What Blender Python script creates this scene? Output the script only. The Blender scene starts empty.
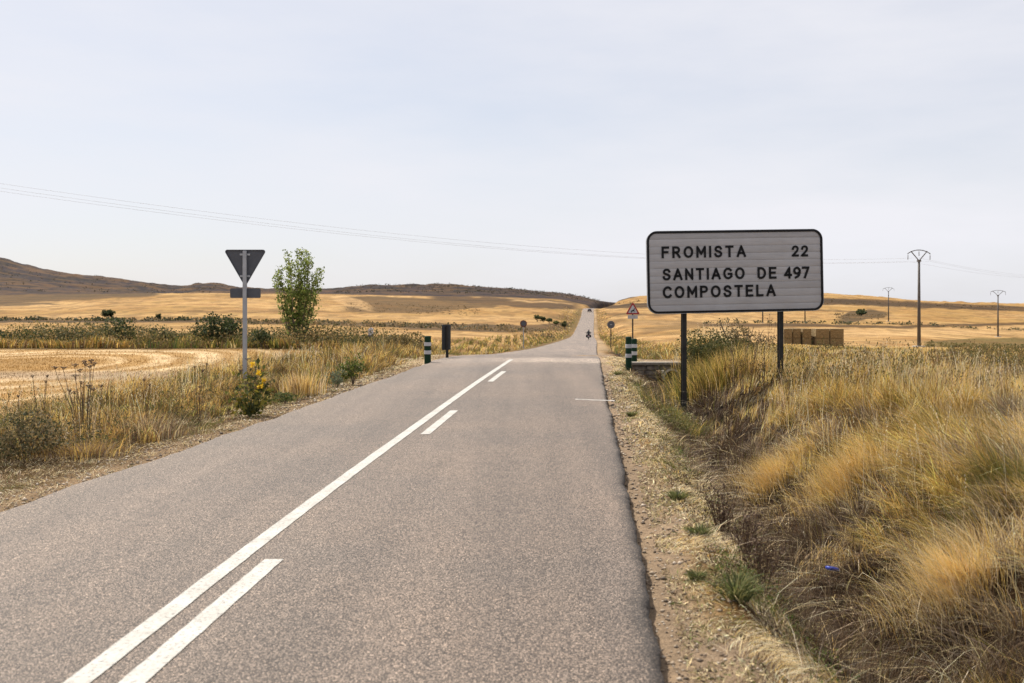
import bpy, bmesh, math, random
import numpy as np
from mathutils import Vector, Matrix
R = math.radians
rng = np.random.default_rng(7)
random.seed(7)
sc = bpy.context.scene
col = sc.collection
F = 996.0; HZ = 303.0; EYE = 1.75

# ------------------------------------------------------------------ helpers
def tag(o, label=None, cat=None, group=None, kind=None):
    if label: o['label'] = label
    if cat: o['category'] = cat
    if group: o['group'] = group
    if kind: o['kind'] = kind
    return o

def empty(name, loc, rz=0.0):
    o = bpy.data.objects.new(name, None); col.objects.link(o)
    o.location = loc; o.rotation_euler = (0, 0, rz); o.empty_display_size = .2
    return o

def link(name, me, mat=None, parent=None, smooth=False):
    o = bpy.data.objects.new(name, me); col.objects.link(o)
    if mat is not None:
        for m in (mat if isinstance(mat, (list, tuple)) else [mat]): me.materials.append(m)
    if parent: o.parent = parent
    if smooth:
        me.polygons.foreach_set('use_smooth', [True]*len(me.polygons))
    return o

class MB:
    """collects primitives for ONE mesh"""
    def __init__(s): s.v = []; s.f = []
    def add(s, vs, fs):
        b = len(s.v); s.v += [tuple(v) for v in vs]; s.f += [tuple(i+b for i in f) for f in fs]; return s
    def box(s, x0, x1, y0, y1, z0, z1):
        return s.add([(x0,y0,z0),(x1,y0,z0),(x1,y1,z0),(x0,y1,z0),(x0,y0,z1),(x1,y0,z1),(x1,y1,z1),(x0,y1,z1)],
                     [(3,2,1,0),(4,5,6,7),(0,1,5,4),(1,2,6,5),(2,3,7,6),(3,0,4,7)])
    def tube(s, pts, rad, n=8):
        pts = [Vector(p) for p in pts]
        if not isinstance(rad, (list, tuple)): rad = [rad]*len(pts)
        vs = []; fs = []
        for i, p in enumerate(pts):
            d = (pts[min(i+1, len(pts)-1)] - pts[max(i-1, 0)]).normalized()
            a = d.cross(Vector((0, 0, 1)))
            if a.length < .05: a = d.cross(Vector((0, 1, 0)))
            a.normalize(); b = d.cross(a)
            for k in range(n):
                t = 2*math.pi*k/n
                vs.append(p + (a*math.cos(t) + b*math.sin(t))*rad[i])
        for i in range(len(pts)-1):
            for k in range(n):
                k2 = (k+1) % n
                fs.append((i*n+k, i*n+k2, (i+1)*n+k2, (i+1)*n+k))
        fs.append(tuple(range(n))[::-1]); fs.append(tuple((len(pts)-1)*n+k for k in range(n)))
        return s.add(vs, fs)
    def lathe(s, prof, c=(0, 0, 0), n=20, axis='z'):
        vs = []; fs = []
        for r, h in prof:
            for k in range(n):
                t = 2*math.pi*k/n
                if axis == 'z': vs.append((c[0]+r*math.cos(t), c[1]+r*math.sin(t), c[2]+h))
                elif axis == 'y': vs.append((c[0]+r*math.cos(t), c[1]+h, c[2]+r*math.sin(t)))
                else: vs.append((c[0]+h, c[1]+r*math.cos(t), c[2]+r*math.sin(t)))
        for i in range(len(prof)-1):
            for k in range(n):
                k2 = (k+1) % n
                fs.append((i*n+k, i*n+k2, (i+1)*n+k2, (i+1)*n+k))
        fs.append(tuple(range(n))[::-1]); fs.append(tuple((len(prof)-1)*n+k for k in range(n)))
        return s.add(vs, fs)
    def prism(s, poly, y0, y1):
        """poly in (x,z), extruded along y"""
        n = len(poly)
        vs = [(x, y0, z) for x, z in poly] + [(x, y1, z) for x, z in poly]
        fs = [tuple(range(n)), tuple(range(n, 2*n))[::-1]] + [(i, (i+1) % n, n+(i+1) % n, n+i)[::-1] for i in range(n)]
        return s.add(vs, fs)
    def ball(s, c, r, n=10, sq=(1, 1, 1)):
        prof = [(max(1e-3, math.sin(math.pi*i/8)), -math.cos(math.pi*i/8)) for i in range(9)]
        m = MB(); m.lathe(prof, n=n)
        return s.add([(c[0]+x*r*sq[0], c[1]+y*r*sq[1], c[2]+z*r*sq[2]) for x, y, z in m.v], m.f)
    def mesh(s, name, bevel=0):
        me = bpy.data.meshes.new(name); me.from_pydata(s.v, [], s.f); me.validate(); me.update()
        bm = bmesh.new(); bm.from_mesh(me)
        bmesh.ops.recalc_face_normals(bm, faces=bm.faces)
        if bevel:
            es = [e for e in bm.edges if len(e.link_faces) == 2 and e.calc_face_angle() > .5]
            bmesh.ops.bevel(bm, geom=es, offset=bevel, segments=2, affect='EDGES', clamp_overlap=True)
        bm.to_mesh(me); bm.free()
        return me
    def build(s, name, mat, parent=None, bevel=0, smooth=False):
        return link(name, s.mesh(name, bevel), mat, parent, smooth)

def rawmesh(name, V, faces_flat, loop_tot, colr=None):
    me = bpy.data.meshes.new(name)
    V = np.asarray(V, np.float32)
    faces_flat = np.asarray(faces_flat, np.int32); loop_tot = np.asarray(loop_tot, np.int32)
    me.vertices.add(len(V)); me.vertices.foreach_set('co', V.ravel())
    me.loops.add(len(faces_flat)); me.loops.foreach_set('vertex_index', faces_flat)
    me.polygons.add(len(loop_tot))
    st = np.zeros(len(loop_tot), np.int32); st[1:] = np.cumsum(loop_tot)[:-1]
    me.polygons.foreach_set('loop_start', st)
    me.polygons.foreach_set('loop_total', loop_tot)
    me.update(calc_edges=True)
    if colr is not None:
        a = me.color_attributes.new('tint', 'FLOAT_COLOR', 'POINT')
        c = np.ones((len(V), 4), np.float32); c[:, :3] = colr
        a.data.foreach_set('color', c.ravel())
    return me

# numpy value noise
def vnoise(x, y, seed=0):
    x = np.asarray(x, float); y = np.asarray(y, float)
    xi = np.floor(x).astype(np.int64); yi = np.floor(y).astype(np.int64)
    fx = x-xi; fy = y-yi; fx = fx*fx*(3-2*fx); fy = fy*fy*(3-2*fy)
    def h(a, b):
        n = (a*374761393 + b*668265263 + seed*1442695041) & 0xffffffff
        n = ((n ^ (n >> 13))*1274126177) & 0xffffffff
        return ((n ^ (n >> 16)) & 0xffff)/65535.0
    return (h(xi, yi)*(1-fx)+h(xi+1, yi)*fx)*(1-fy) + (h(xi, yi+1)*(1-fx)+h(xi+1, yi+1)*fx)*fy
def fbm(x, y, seed=0, o=4):
    s = 0; a = 1; t = 0
    for i in range(o):
        s = s+a*vnoise(x*2**i, y*2**i, seed+i*17); t += a; a *= .5
    return s/t
def ss(a, b, x):
    t = np.clip((x-a)/(b-a), 0, 1); return t*t*(3-2*t)

# ------------------------------------------------------------------ materials
def nt(name):
    m = bpy.data.materials.new(name); m.use_nodes = True
    n = m.node_tree; b = n.nodes['Principled BSDF']
    return m, n, b
def N(n, typ, **kw):
    x = n.nodes.new(typ)
    for k, v in kw.items():
        if k in x.inputs: x.inputs[k].default_value = v
        else: setattr(x, k, v)
    return x
def mixc(n, fac, a, b, mode='MIX'):
    m = n.nodes.new('ShaderNodeMix'); m.data_type = 'RGBA'; m.blend_type = mode
    for i, v in ((0, fac), (6, a), (7, b)):
        if hasattr(v, 'links'): n.links.new(v, m.inputs[i])
        elif isinstance(v, (int, float)): m.inputs[i].default_value = v
        else: m.inputs[i].default_value = (*v, 1)
    return m.outputs[2]
def noise(n, scale, detail=3, rough=.6, vec=None):
    t = N(n, 'ShaderNodeTexNoise'); t.inputs['Scale'].default_value = scale; t.inputs['Detail'].default_value = detail
    t.inputs['Roughness'].default_value = rough
    if vec is not None: n.links.new(vec, t.inputs['Vector'])
    return t.outputs[0]
def ramp(n, fac, stops):
    r = N(n, 'ShaderNodeValToRGB'); n.links.new(fac, r.inputs[0])
    e = r.color_ramp.elements
    e[0].position, e[0].color = stops[0][0], (*stops[0][1], 1)
    e[1].position, e[1].color = stops[-1][0], (*stops[-1][1], 1)
    for p, c in stops[1:-1]:
        q = e.new(p); q.color = (*c, 1)
    return r.outputs[0]
def bump(n, b, h, strength=.4, dist=.02):
    u = N(n, 'ShaderNodeBump'); u.inputs['Strength'].default_value = strength; u.inputs['Distance'].default_value = dist
    n.links.new(h, u.inputs['Height']); n.links.new(u.outputs[0], b.inputs['Normal'])
def geo(n): return N(n, 'ShaderNodeTexCoord').outputs['Object']

def simple(name, c, rough=.6, metal=0, var=.12, scale=6, spec=.5):
    m, n, b = nt(name)
    f = noise(n, scale, 4, .6, geo(n))
    o = ramp(n, f, [(.3, tuple(x*(1-var) for x in c)), (.7, tuple(min(1, x*(1+var)) for x in c))])
    n.links.new(o, b.inputs['Base Color'])
    b.inputs['Roughness'].default_value = rough; b.inputs['Metallic'].default_value = metal
    b.inputs['Specular IOR Level'].default_value = spec
    return m

def foliage(name, trans=.35, rough=.7):
    m, n, b = nt(name)
    a = N(n, 'ShaderNodeAttribute', attribute_name='tint')
    n.links.new(a.outputs['Color'], b.inputs['Base Color']); b.inputs['Roughness'].default_value = rough
    b.inputs['Specular IOR Level'].default_value = .25
    t = N(n, 'ShaderNodeBsdfTranslucent'); n.links.new(a.outputs['Color'], t.inputs[0])
    mx = N(n, 'ShaderNodeMixShader'); mx.inputs[0].default_value = trans
    n.links.new(b.outputs[0], mx.inputs[1]); n.links.new(t.outputs[0], mx.inputs[2])
    n.links.new(mx.outputs[0], n.nodes['Material Output'].inputs[0])
    return m
M_GRASS = foliage('dry_grass', .36, .85)
M_LEAF = foliage('leaves', .35, .8)
M_TWIG = foliage('twigs', .1)

def ground_mat():
    m, n, b = nt('earth_and_stubble'); P = geo(n)
    a = N(n, 'ShaderNodeAttribute', attribute_name='tint').outputs['Color']
    f1 = noise(n, .35, 6, .65, P); f2 = noise(n, 9, 5, .7, P); f3 = noise(n, 60, 3, .7, P)
    c = mixc(n, 1.0, a, ramp(n, f1, [(.3, (.8, .8, .8)), (.7, (1.15, 1.13, 1.1))]), 'MULTIPLY')
    c = mixc(n, 1.0, c, ramp(n, f2, [(.3, (.72, .70, .68)), (.5, (1, 1, 1)), (.72, (1.25, 1.22, 1.18))]), 'MULTIPLY')
    c = mixc(n, 1.0, c, ramp(n, f3, [(.3, (.62, .60, .58)), (.5, (1, 1, 1)), (.72, (1.3, 1.28, 1.25))]), 'MULTIPLY')
    n.links.new(c, b.inputs['Base Color']); b.inputs['Roughness'].default_value = .95
    b.inputs['Specular IOR Level'].default_value = .1
    h = mixc(n, .5, f2, f3); bump(n, b, h, .9, .06)
    return m
def road_mat():
    m, n, b = nt('worn_asphalt'); P = geo(n)
    a = N(n, 'ShaderNodeAttribute', attribute_name='tint').outputs['Color']
    v = N(n, 'ShaderNodeTexVoronoi'); v.inputs['Scale'].default_value = 105; n.links.new(P, v.inputs['Vector'])
    hs = N(n, 'ShaderNodeSeparateColor'); n.links.new(v.outputs['Color'], hs.inputs[0])
    stones = ramp(n, hs.outputs[0], [(.0, (.38, .36, .34)), (.35, (.80, .79, .78)), (.75, (1.12, 1.1, 1.07)), (1., (2.0, 1.93, 1.82))])
    gap = ramp(n, v.outputs['Distance'], [(.22, (1.06, 1.06, 1.06)), (.40, (.9, .9, .9)), (.58, (.22, .21, .20))])
    f1 = noise(n, .33, 5, .62, P); sp = noise(n, 150, 2, .6, P)
    # stretched wheel-path streaks along the road
    mp = N(n, 'ShaderNodeMapping'); n.links.new(P, mp.inputs[0]); mp.inputs['Rotation'].default_value = (0, 0, R(4.6)); mp.inputs['Scale'].default_value = (1.1, .05, 1)
    f2 = noise(n, 1.3, 3, .55, mp.outputs[0]); f3 = noise(n, 6, 4, .6, P)
    c = mixc(n, 1.0, a, stones, 'MULTIPLY'); c = mixc(n, 1.0, c, gap, 'MULTIPLY')
    c = mixc(n, 1.0, c, ramp(n, f1, [(.32, (.84, .85, .87)), (.68, (1.17, 1.12, 1.07))]), 'MULTIPLY')
    c = mixc(n, 1.0, c, ramp(n, sp, [(.36, (.40, .38, .37)), (.46, (1, 1, 1)), (.6, (1.05, 1.05, 1.05)), (.68, (1.5, 1.46, 1.4))]), 'MULTIPLY')
    c = mixc(n, 1.0, c, ramp(n, f2, [(.32, (.80, .80, .81)), (.68, (1.13, 1.12, 1.11))]), 'MULTIPLY')
    c = mixc(n, 1.0, c, ramp(n, f3, [(.3, (.92, .91, .9)), (.7, (1.08, 1.08, 1.08))]), 'MULTIPLY')
    # fine wandering cracks, sealed dark
    cr = N(n, 'ShaderNodeTexVoronoi'); cr.feature = 'DISTANCE_TO_EDGE'; cr.inputs['Scale'].default_value = .55
    wv = mixc(n, .35, P, N(n, 'ShaderNodeTexNoise').outputs['Color']); n.links.new(wv, cr.inputs['Vector'])
    mask = ramp(n, noise(n, .25, 2, .5, P), [(.52, (0, 0, 0)), (.6, (1, 1, 1))])
    line = ramp(n, cr.outputs['Distance'], [(0.0, (1, 1, 1)), (.006, (0, 0, 0))])
    n.links.new(c, b.inputs['Base Color']); b.inputs['Roughness'].default_value = .72
    b.inputs['Specular IOR Level'].default_value = .35
    bump(n, b, v.outputs['Distance'], .55, -.006)
    return m
def paint_mat():
    m, n, b = nt('worn_white_paint'); P = geo(n)
    f = noise(n, 45, 4, .75, P); f2 = noise(n, 3, 4, .6, P)
    c = ramp(n, f, [(.36, (.17, .155, .14)), (.45, (.41, .395, .365)), (.7, (.49, .475, .44))])
    c = mixc(n, 1, c, ramp(n, f2, [(.35, (.78, .76, .73)), (.65, (1, 1, 1))]), 'MULTIPLY')
    n.links.new(c, b.inputs['Base Color']); b.inputs['Roughness'].default_value = .7; bump(n, b, f, .3, .004)
    return m
M_GROUND = ground_mat(); M_ROAD = road_mat(); M_PAINT = paint_mat()
M_STEEL = simple('galvanised_steel', (.34, .35, .37), .45, .5)
M_DARKSTEEL = simple('weathered_dark_steel', (.032, .030, .028), .85, 0, .3, 6, .2)
M_BACK = simple('sign_back_grey', (.075, .08, .095), .55, .2)
M_BLACK = simple('black_enamel', (.010, .010, .011), .6, 0, .1, 6, .2)
M_WHITE = simple('white_reflective', (.45, .45, .46), .6)
M_RED = simple('red_reflective', (.30, .02, .02), .5)
M_GREEN = simple('green_plastic', (.008, .032, .016), .75, 0, .2, 8, .2)
M_POLE = simple('power_pole_steel', (.085, .075, .068), .75, .1, .25, 3)
M_CONC = simple('weathered_concrete', (.40, .37, .33), .9, 0, .3, 5)
M_STONE = simple('rough_stone', (.16, .135, .11), .95, 0, .45, 7)
M_RUBBER = simple('tyre_rubber', (.02, .02, .02), .85)
M_BARK = simple('bark', (.16, .12, .085), .9, 0, .35, 14)
M_BLUE = simple('blue_plastic', (.02, .06, .42), .35)
M_CLOTH = simple('dark_riding_suit', (.025, .025, .03), .8)
M_HELMET = simple('dark_helmet', (.03, .03, .035), .25)
M_SKIN = simple('skin', (.45, .27, .19), .6)
M_GLASS = simple('dark_window_glass', (.03, .04, .05), .1)
M_CARPAINT = simple('dark_car_paint', (.02, .022, .03), .25)
M_CERAMIC = simple('glass_insulator', (.06, .05, .045), .3)

# ------------------------------------------------------------------ road geometry tables
D_R = [-15, 0, 4.6, 8, 13.7, 20, 29.5, 60, 100, 150, 230, 300, 400, 500, 620]
X_R = [-.75, .38, .70, .98, 1.42, 1.87, 2.62, 5.1, 8.5, 12.75, 19.0, 24.6, 33, 41.2, 56]
D_L = [-15, 0, 4.6, 9, 14.4, 20.75, 28.6, 45, 60, 100, 150, 230, 300, 400, 500, 620]
X_L = [-6.1, -5.05, -4.8, -4.38, -3.8, -3.27, -2.62, -1.5, .1, 3.2, 7.1, 13.5, 19.2, 27.6, 35.9, 50]
D_Z = [-15, 30, 38, 45, 60, 80, 100, 150, 200, 230, 260, 300, 350, 400, 450, 500, 550, 620]
Z_V = [None, None, None, 355, 351, 347.8, 345.3, 341, 338.3, 336.7, 334, 329, 322.5, 317, 312, 308.5, 308.3, 310]
Z_Z = [0, 0, -.22] + [EYE-(v-HZ)*d/F for v, d in zip(Z_V[3:], D_Z[3:])]
def cub(xq, xs, ys):   # monotone-ish smooth interpolation (Hermite)
    xs = np.asarray(xs, float); ys = np.asarray(ys, float); xq = np.asarray(xq, float)
    dl = np.diff(ys)/np.diff(xs); m = np.empty_like(ys)
    m[0] = dl[0]; m[-1] = dl[-1]
    same = dl[:-1]*dl[1:] > 0
    m[1:-1] = np.where(same, 2*dl[:-1]*dl[1:]/np.where(same, dl[:-1]+dl[1:], 1), 0)
    q = np.clip(xq, xs[0], xs[-1]); i = np.clip(np.searchsorted(xs, q)-1, 0, len(xs)-2)
    h = xs[i+1]-xs[i]; t = (q-xs[i])/h
    r = (2*t**3-3*t**2+1)*ys[i]+(t**3-2*t**2+t)*h*m[i]+(-2*t**3+3*t**2)*ys[i+1]+(t**3-t**2)*h*m[i+1]
    return r + np.where(xq > xs[-1], (xq-xs[-1])*dl[-1], 0)
def xr(y): return cub(y, D_R, X_R)
def xl(y): return cub(y, D_L, X_L)
def zr(y): return cub(y, D_Z, Z_Z)
def xc(y): return cub(y, [-15, 0, 4.6, 8.2, 14.9, 22, 30.6, 60], [-2.95, -2.22, -1.97, -1.76, -1.28, -.74, -.02, 2.4])

# ------------------------------------------------------------------ terrain height (rows seen at known distances, turned to metres)
DEP = np.array([50, 75, 100, 150, 200, 250, 300, 350, 400, 450, 500, 550, 600, 700, 900, 1200, 1500, 2000, 3500], float)
COLS = {
 -500: [348,339,334,328,324,321,314,308,304,301,299,298,297,294,278,246,228,236,290],
 -80:  [348,339,334,328,324,321,314,308,304,301,299,298,297,295,289,266,251,257,296],
 0:    [348,339,334,328,324,321,314,308,304,301,298.5,297.5,297,296,291,273,257.5,263,298],
 25:   [348,339,334,328,324,321,314,308,303.5,300.5,298,297,296.5,295.5,291,276,264.5,268,298],
 60:   [348,339,334,328,324,321,313,307,302.5,299,297,296,295.5,295,292,281,273,277,298],
 120:  [348,339,334,328,324,321,312,306,301,297.5,295.5,294.5,294.2,294.5,293,285,278,282,298],
 150:  [348,339,334,328,324,321,311.5,305,300,296.5,294.7,294,294,295,294,289,284,287,299],
 175:  [348,339,334,328,324,321,311,304,299,295.5,294,293.8,294,295,295,291,287.5,289,299],
 213:  [348,339,334,328,324,321,311,304,299,295.5,294,293.8,294,295,294,289,283.3,287,299],
 240:  [348,339,334,328,324,321,312,305,300,296.5,294.5,293.8,294,295,295,292,289,291,299],
 330:  [349,340,335,329,326,322,315,309,304,300,297,295.5,294.8,294.5,294,291,290.5,292,299],
 372:  [350,341,336,330,327,323,316,310,305,301,298.5,297,296.5,295.5,292,286.5,287,292,300],
 430:  [352,343,338,332,328,324,318,312,307,303,300.5,299,298.5,297,292.5,285,287,292,300],
 512:  [354,346,341.5,336,332,327,320,314.5,309.5,305,302,300.5,299.5,298,294.5,289,291,295,301],
 560:  [354.5,348,344,339.5,336,331,324.5,318,312.5,307.5,304,302.5,301.5,300,297.5,293.5,295,298,302],
 582:  [354.5,348.5,345.2,341,338,334.5,328.5,322,316.5,311.5,308,308,309,305,300,296.2,297.5,300,302],
 592:  [354.5,348.5,345.2,341,338,334.5,328.5,322,316.5,311.5,308,308.3,309.5,308,303,299.5,300.5,302,303],
 603:  [354.5,348,345,340.5,337,332.5,326.5,320.5,315,310.5,307.5,307,308,308,305.5,303.5,303.5,303.5,303.5],
 627:  [354,347,344,339,334,328,322,316,311,307,304.5,302,300,296,297,299,300,301,303],
 650:  [353,346,343,338,333,328,322,316,311,307,304,301.5,299.5,296,296,298,300,301,303],
 700:  [351,345,341,336,331,327,322,316,311,307,304,301,299,296,294.5,296,299,300,302],
 822:  [352,348.5,346.5,340,333.5,328,322.5,316,311,307.5,304,301,298.5,294.5,293,295,297,299,302],
 862:  [353,349,347,341,335,329,323,317,312,308.5,305.5,303,300.5,297.5,296,297,299,301,302],
 919:  [354,350,348,342.5,336.5,330.5,324,318,313,309.5,307,305,303.3,301.8,301.3,302,303,303,303],
 992:  [355,351,349.5,345,340,335,328,322,317,313,310.5,308.5,306.5,305,304.5,305,305,305,304],
 1040: [356,352,350.5,346,341,336,329.5,323.5,318.5,314.5,312,310,308.3,306.7,306.3,306.5,306,305,304],
 1500: [356,352,350.5,346,341,336,330,325,321,318,316,314,312,310,309,308,307,306,304]}
_px = np.array(sorted(COLS)); _tab = np.array([COLS[k] for k in _px], float)
GP = np.arange(-500, 1501, 10.); GD = np.exp(np.linspace(math.log(50), math.log(3500), 170))
_t1 = np.array([cub(np.log(GD), np.log(DEP), r) for r in _tab])
TAB = np.array([np.interp(GP, _px, _t1[:, j]) for j in range(len(GD))]).T
for _ in range(2):
    TAB[1:-1] = (TAB[:-2]+2*TAB[1:-1]+TAB[2:])/4
def far_z(x, y):
    yy = np.maximum(y, 50); px = np.clip(512+F*x/yy, -500, 1500)
    i = (px+500)/10; j = (np.log(np.minimum(yy, 3499))-math.log(50))/(math.log(3500)-math.log(50))*169
    i0 = np.clip(np.floor(i).astype(int), 0, len(GP)-2); j0 = np.clip(np.floor(j).astype(int), 0, len(GD)-2)
    a = i-i0; b = j-j0
    v = (TAB[i0, j0]*(1-a)+TAB[i0+1, j0]*a)*(1-b)+(TAB[i0, j0+1]*(1-a)+TAB[i0+1, j0+1]*a)*b
    return EYE-(v-HZ)*yy/F
def ter(x, y):
    x = np.asarray(x, float); y = np.asarray(y, float)
    r = x-xr(y); l = xl(y)-x         # metres outside the right / left road edge
    # near left: shoulder, low verge bank, stubble field a little lower
    zl = -.11 - .06*ss(.3, 1.2, l) + .06*ss(1.2, 2.6, l) - .42*ss(3.2, 6.5, l)
    zl = zl + .10*(fbm(x*1.3, y*1.3, 3)-.5)*ss(.5, 2, l)
    # near right: shoulder, ditch, bank
    dep = 1.12 - .50*ss(16, 26, y) - .15*ss(40, 60, y)
    w = 1.80+.25*(fbm(y*.25, y*0+3, 9)-.5)
    ditch = np.where(r < w, ss(.38, w, r), 1-ss(w, w+1.9, r))
    plateau = -.10-.25*ss(6, 16, r)
    zrr = -.11 + .04*ss(.2, .5, r) +.03*(fbm(x*3, y*3, 6)-.5)*ss(.15, .4, r) - dep*ditch*np.where(r < w, 1, 1)
    zrr = np.where(r > w, plateau*(1-ditch)-dep*ditch, zrr)
    zrr = zrr + (.40*(fbm(x*1.2+5, y*1.2, 21)-.5)+.20*(fbm(x*4, y*4, 5)-.5))*ss(.7, 1.8, r)*(1-.6*ss(5, 8, r))
    # bridge over the ditch for the farm track
    trk = np.exp(-((y-32.2)/2.4)**4)
    zrr = zrr*(1-trk) + trk*(-.08-.02*np.clip(r, 0, 30))
    zn = np.where(r > -.3, zrr, np.where(l > -.3, zl, -.12)) + np.where((r > -.3) | (l > -.3), zr(y)*ss(30, 45, y)*0, 0)
    mid = np.where((r <= -.05) & (l <= -.05), -.14, 0)
    zn = np.where(mid < 0, mid, zn)
    zf = far_z(x, y)
    # close to the road the far ground follows the embankment
    off = np.maximum(np.maximum(r, l), 0)
    wr = 1-ss(1.0, 9.0, off)
    inside = (r <= 0) & (l <= 0)
    zroad = zr(y)-.10-.14*inside-.25*ss(.5, 3, off)
    zf = zf*(1-wr)+zroad*wr
    sc_ = np.clip(y/400, .1, 3)
    zf = zf + (fbm(x/25, y/25, 31)-.5)*1.2*sc_*ss(5, 40, off) + (fbm(x/4, y/4, 37)-.5)*.25*ss(3, 10, off)
    zf = zf + ss(850, 1100, y)*(fbm(x/45, y/45, 41)-.5)*9 * ss(40, 300, off)
    near_road = zn + zr(y)*(1-ss(1, 12, off))
    b = ss(36, 58, y)
    zn2 = np.where(b > 0, zn+zr(y)*(1-ss(2, 12, off)), zn)
    return zn2*(1-b)+zf*b
def ground(x, y): return float(ter(np.array([x]), np.array([y]))[0])
def at(px, y): return (px-512)/F*y
def pix(x, y, z): return 512+F*x/y, HZ+(EYE-z)*F/y

# colours
SOIL = (.40, .29, .195); GOLD = (.475, .335, .155); PALE = (.62, .46, .27); SCRUB = (.15, .11, .065); HILL = (.080, .062, .070)
DARKLINE = (.08, .06, .035); OLIVE = (.17, .15, .06)
def band(xs, lo, hi, px, v, soft=.8):
    """mask: between two row curves"""
    a = np.interp(px, xs, lo); b = np.interp(px, xs, hi)
    return ss(a-soft, a+soft, v)*(1-ss(b-soft, b+soft, v))*ss(xs[0]-6, xs[0]+8, px)*(1-ss(xs[-1]-8, xs[-1]+6, px))
def terrain_color(X, Y, Z):
    C = np.empty((len(X), 3)); C[:] = GOLD
    def put(m, c):
        m = np.clip(m, 0, 1)[:, None]; C[:] = C*(1-m)+np.array(c)*m
    y1 = np.maximum(Y, 1.); px, v = pix(X, y1, Z)
    r = X-xr(Y); l = xl(Y)-X
    n1 = fbm(X/6, Y/6, 51); n2 = fbm(X/1.2, Y/1.2, 53); n3 = fbm(X/40, Y/40, 55); nb = fbm(px/14, v/3.2, 57)
    far = ss(55, 75, Y)
    # general field variety
    put(far*ss(.45, .7, n3)*.55, PALE)
    put(far*ss(.55, .75, fbm(X/18, Y/60, 58))*.3, (.44, .285, .13))
    put(far*.5*ss(.5, .7, fbm(X/7, Y/25, 59)), (.40, .25, .11)); put(far*.45*ss(.55, .62, fbm(X/50+Y/90, Y/9, 60)), (.66, .48, .27))
    wob = (nb-.5)*3
    # ---- left far field
    def bd(xs, lo, hi, c, k=1, soft=.7, w=1.0): put(far*k*band(xs, lo, hi, px, v+wob*w, soft), c)
    bd([-500, 0, 110, 200, 240], [319, 319.6, 320, 320.3, 320.6], [323, 322.6, 322.6, 322.4, 322.2], DARKLINE, .85, .5, .5)
    bd([240, 330, 375, 440, 520, 575], [321.5, 322, 322.6, 323.5, 325, 322], [324, 325, 327, 330.5, 332, 330], SCRUB, .9)
    bd([-500, 0, 60], [303, 302.5, 303], [306, 306, 304.5], SCRUB, .8, .5)
    bd([175, 240, 330, 360], [310.7, 311, 311.4, 311.5], [312, 312.4, 312.8, 312.6], (.25, .16, .07), .7, .5)
    bd([-500, 0, 40, 90, 150, 160], [262, 288, 289, 292, 293, 294], [305, 304, 302, 299.5, 296.5, 295], SCRUB, .9)
    bd([0, 40, 90, 150, 230], [291, 291, 290, 290, 292], [293.5, 293.5, 293, 293, 293.4], PALE, .8, .5, .4)
    bd([345, 370, 420, 470, 500], [297, 296.5, 298, 302, 305], [312, 312.5, 313, 309, 307], (.17, .12, .065), .85)
    bd([430, 480, 520, 578], [295.5, 297, 299, 301.5], [299, 304, 307, 309.5], (.13, .09, .055), .9)
    bd([330, 345, 360, 372], [296, 296, 300, 306], [300, 305, 309, 311], PALE, .7)
    bd([512, 540, 574], [299, 301, 303], [301.5, 302.7, 304.5], PALE, .8, .5)
    bd([540, 574], [313, 316], [317, 321], (.22, .15, .08), .5)
    # right far fields
    bd([598, 615, 650, 700, 822, 862, 912, 992, 1100], [304, 304.5, 302.5, 300, 297.5, 299, 302, 305.5, 309], [308.5, 308.5, 307.5, 306, 305, 305.5, 307.5, 310.5, 313.5], (.10, .07, .045), .9)
    bd([600, 650, 700, 822, 880], [313, 313.5, 312, 309.5, 311.5], [315.5, 315.5, 313.5, 310.8, 312.6], (.14, .095, .05), .75)
    bd([838, 850, 872, 890], [318, 311, 309, 313], [324, 323, 318, 316], (.15, .115, .07), .9)
    bd([700, 800, 900, 940, 1100], [323.5, 323.5, 326, 324.5, 320.5], [326.3, 326.3, 328.3, 327, 323.4], (.09, .06, .035), .8, .5, .6)
    bd([700, 800, 900, 1000, 1100], [327, 327.5, 328.5, 327, 325], [338, 338, 336, 335, 334], PALE, .65)
    bd([640, 700, 750, 800], [328, 322, 323, 327], [334, 326, 327, 329], (.2, .14, .08), .5)
    bd([925, 960, 1100], [341, 339, 336], [347, 347, 348], OLIVE, .8)
    bd([600, 640, 700], [319, 320, 321], [324, 325, 325], (.22, .15, .08), .45)
    # ---- dark scrub hills
    hl = ss(700, 780, Y+25*(n3-.5))*(1-ss(600, 640, px)*(1-ss(-1, 0, -px)))
    put(hl, HILL)
    put(hl*ss(.45, .7, fbm(X/30, Y/50, 61)), (.060, .050, .050))
    put(hl*.6*ss(.62, .75, fbm(X/22, Y/14, 63)), (.135, .105, .10))
    put(ss(640, 700, Y)*band([600, 607, 627, 640], [299, 300, 296, 298], [306, 306, 305, 300], px, v, .8), HILL)
    # verge along the road in the distance
    offr = np.where(r > 0, r, 99); offl = np.where(l > 0, l, 99)
    put(far*(1-ss(1.5, 4.5, offl))*.8, (.20, .16, .075)); put(far*(1-ss(1.2, 3.5, offr))*.55, (.24, .17, .08))
    put(far*(1-ss(.6, 1.4, offr)), (.5, .40, .28))
    # ---- near: stubble field, left
    nf = 1-far
    put(nf*ss(5, 7, l), (.50, .345, .165))
    dx = (X+18.5)/6.6; dy = (Y-35.5)/12.5
    rr = np.hypot(dx, dy)+.10*(fbm(X/5, Y/5, 65)-.5)+.04*(n2-.5)
    ring = 0
    for c0, w0, k0 in ((.55, .05, .6), (.78, .07, .9), (1.02, .08, 1.), (1.2, .04, .6), (1.42, .07, .7), (1.7, .05, .5), (2.1, .07, .5), (2.6, .08, .5)):
        ring = np.maximum(ring, k0*np.exp(-((rr-c0)/w0)**2))
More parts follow.
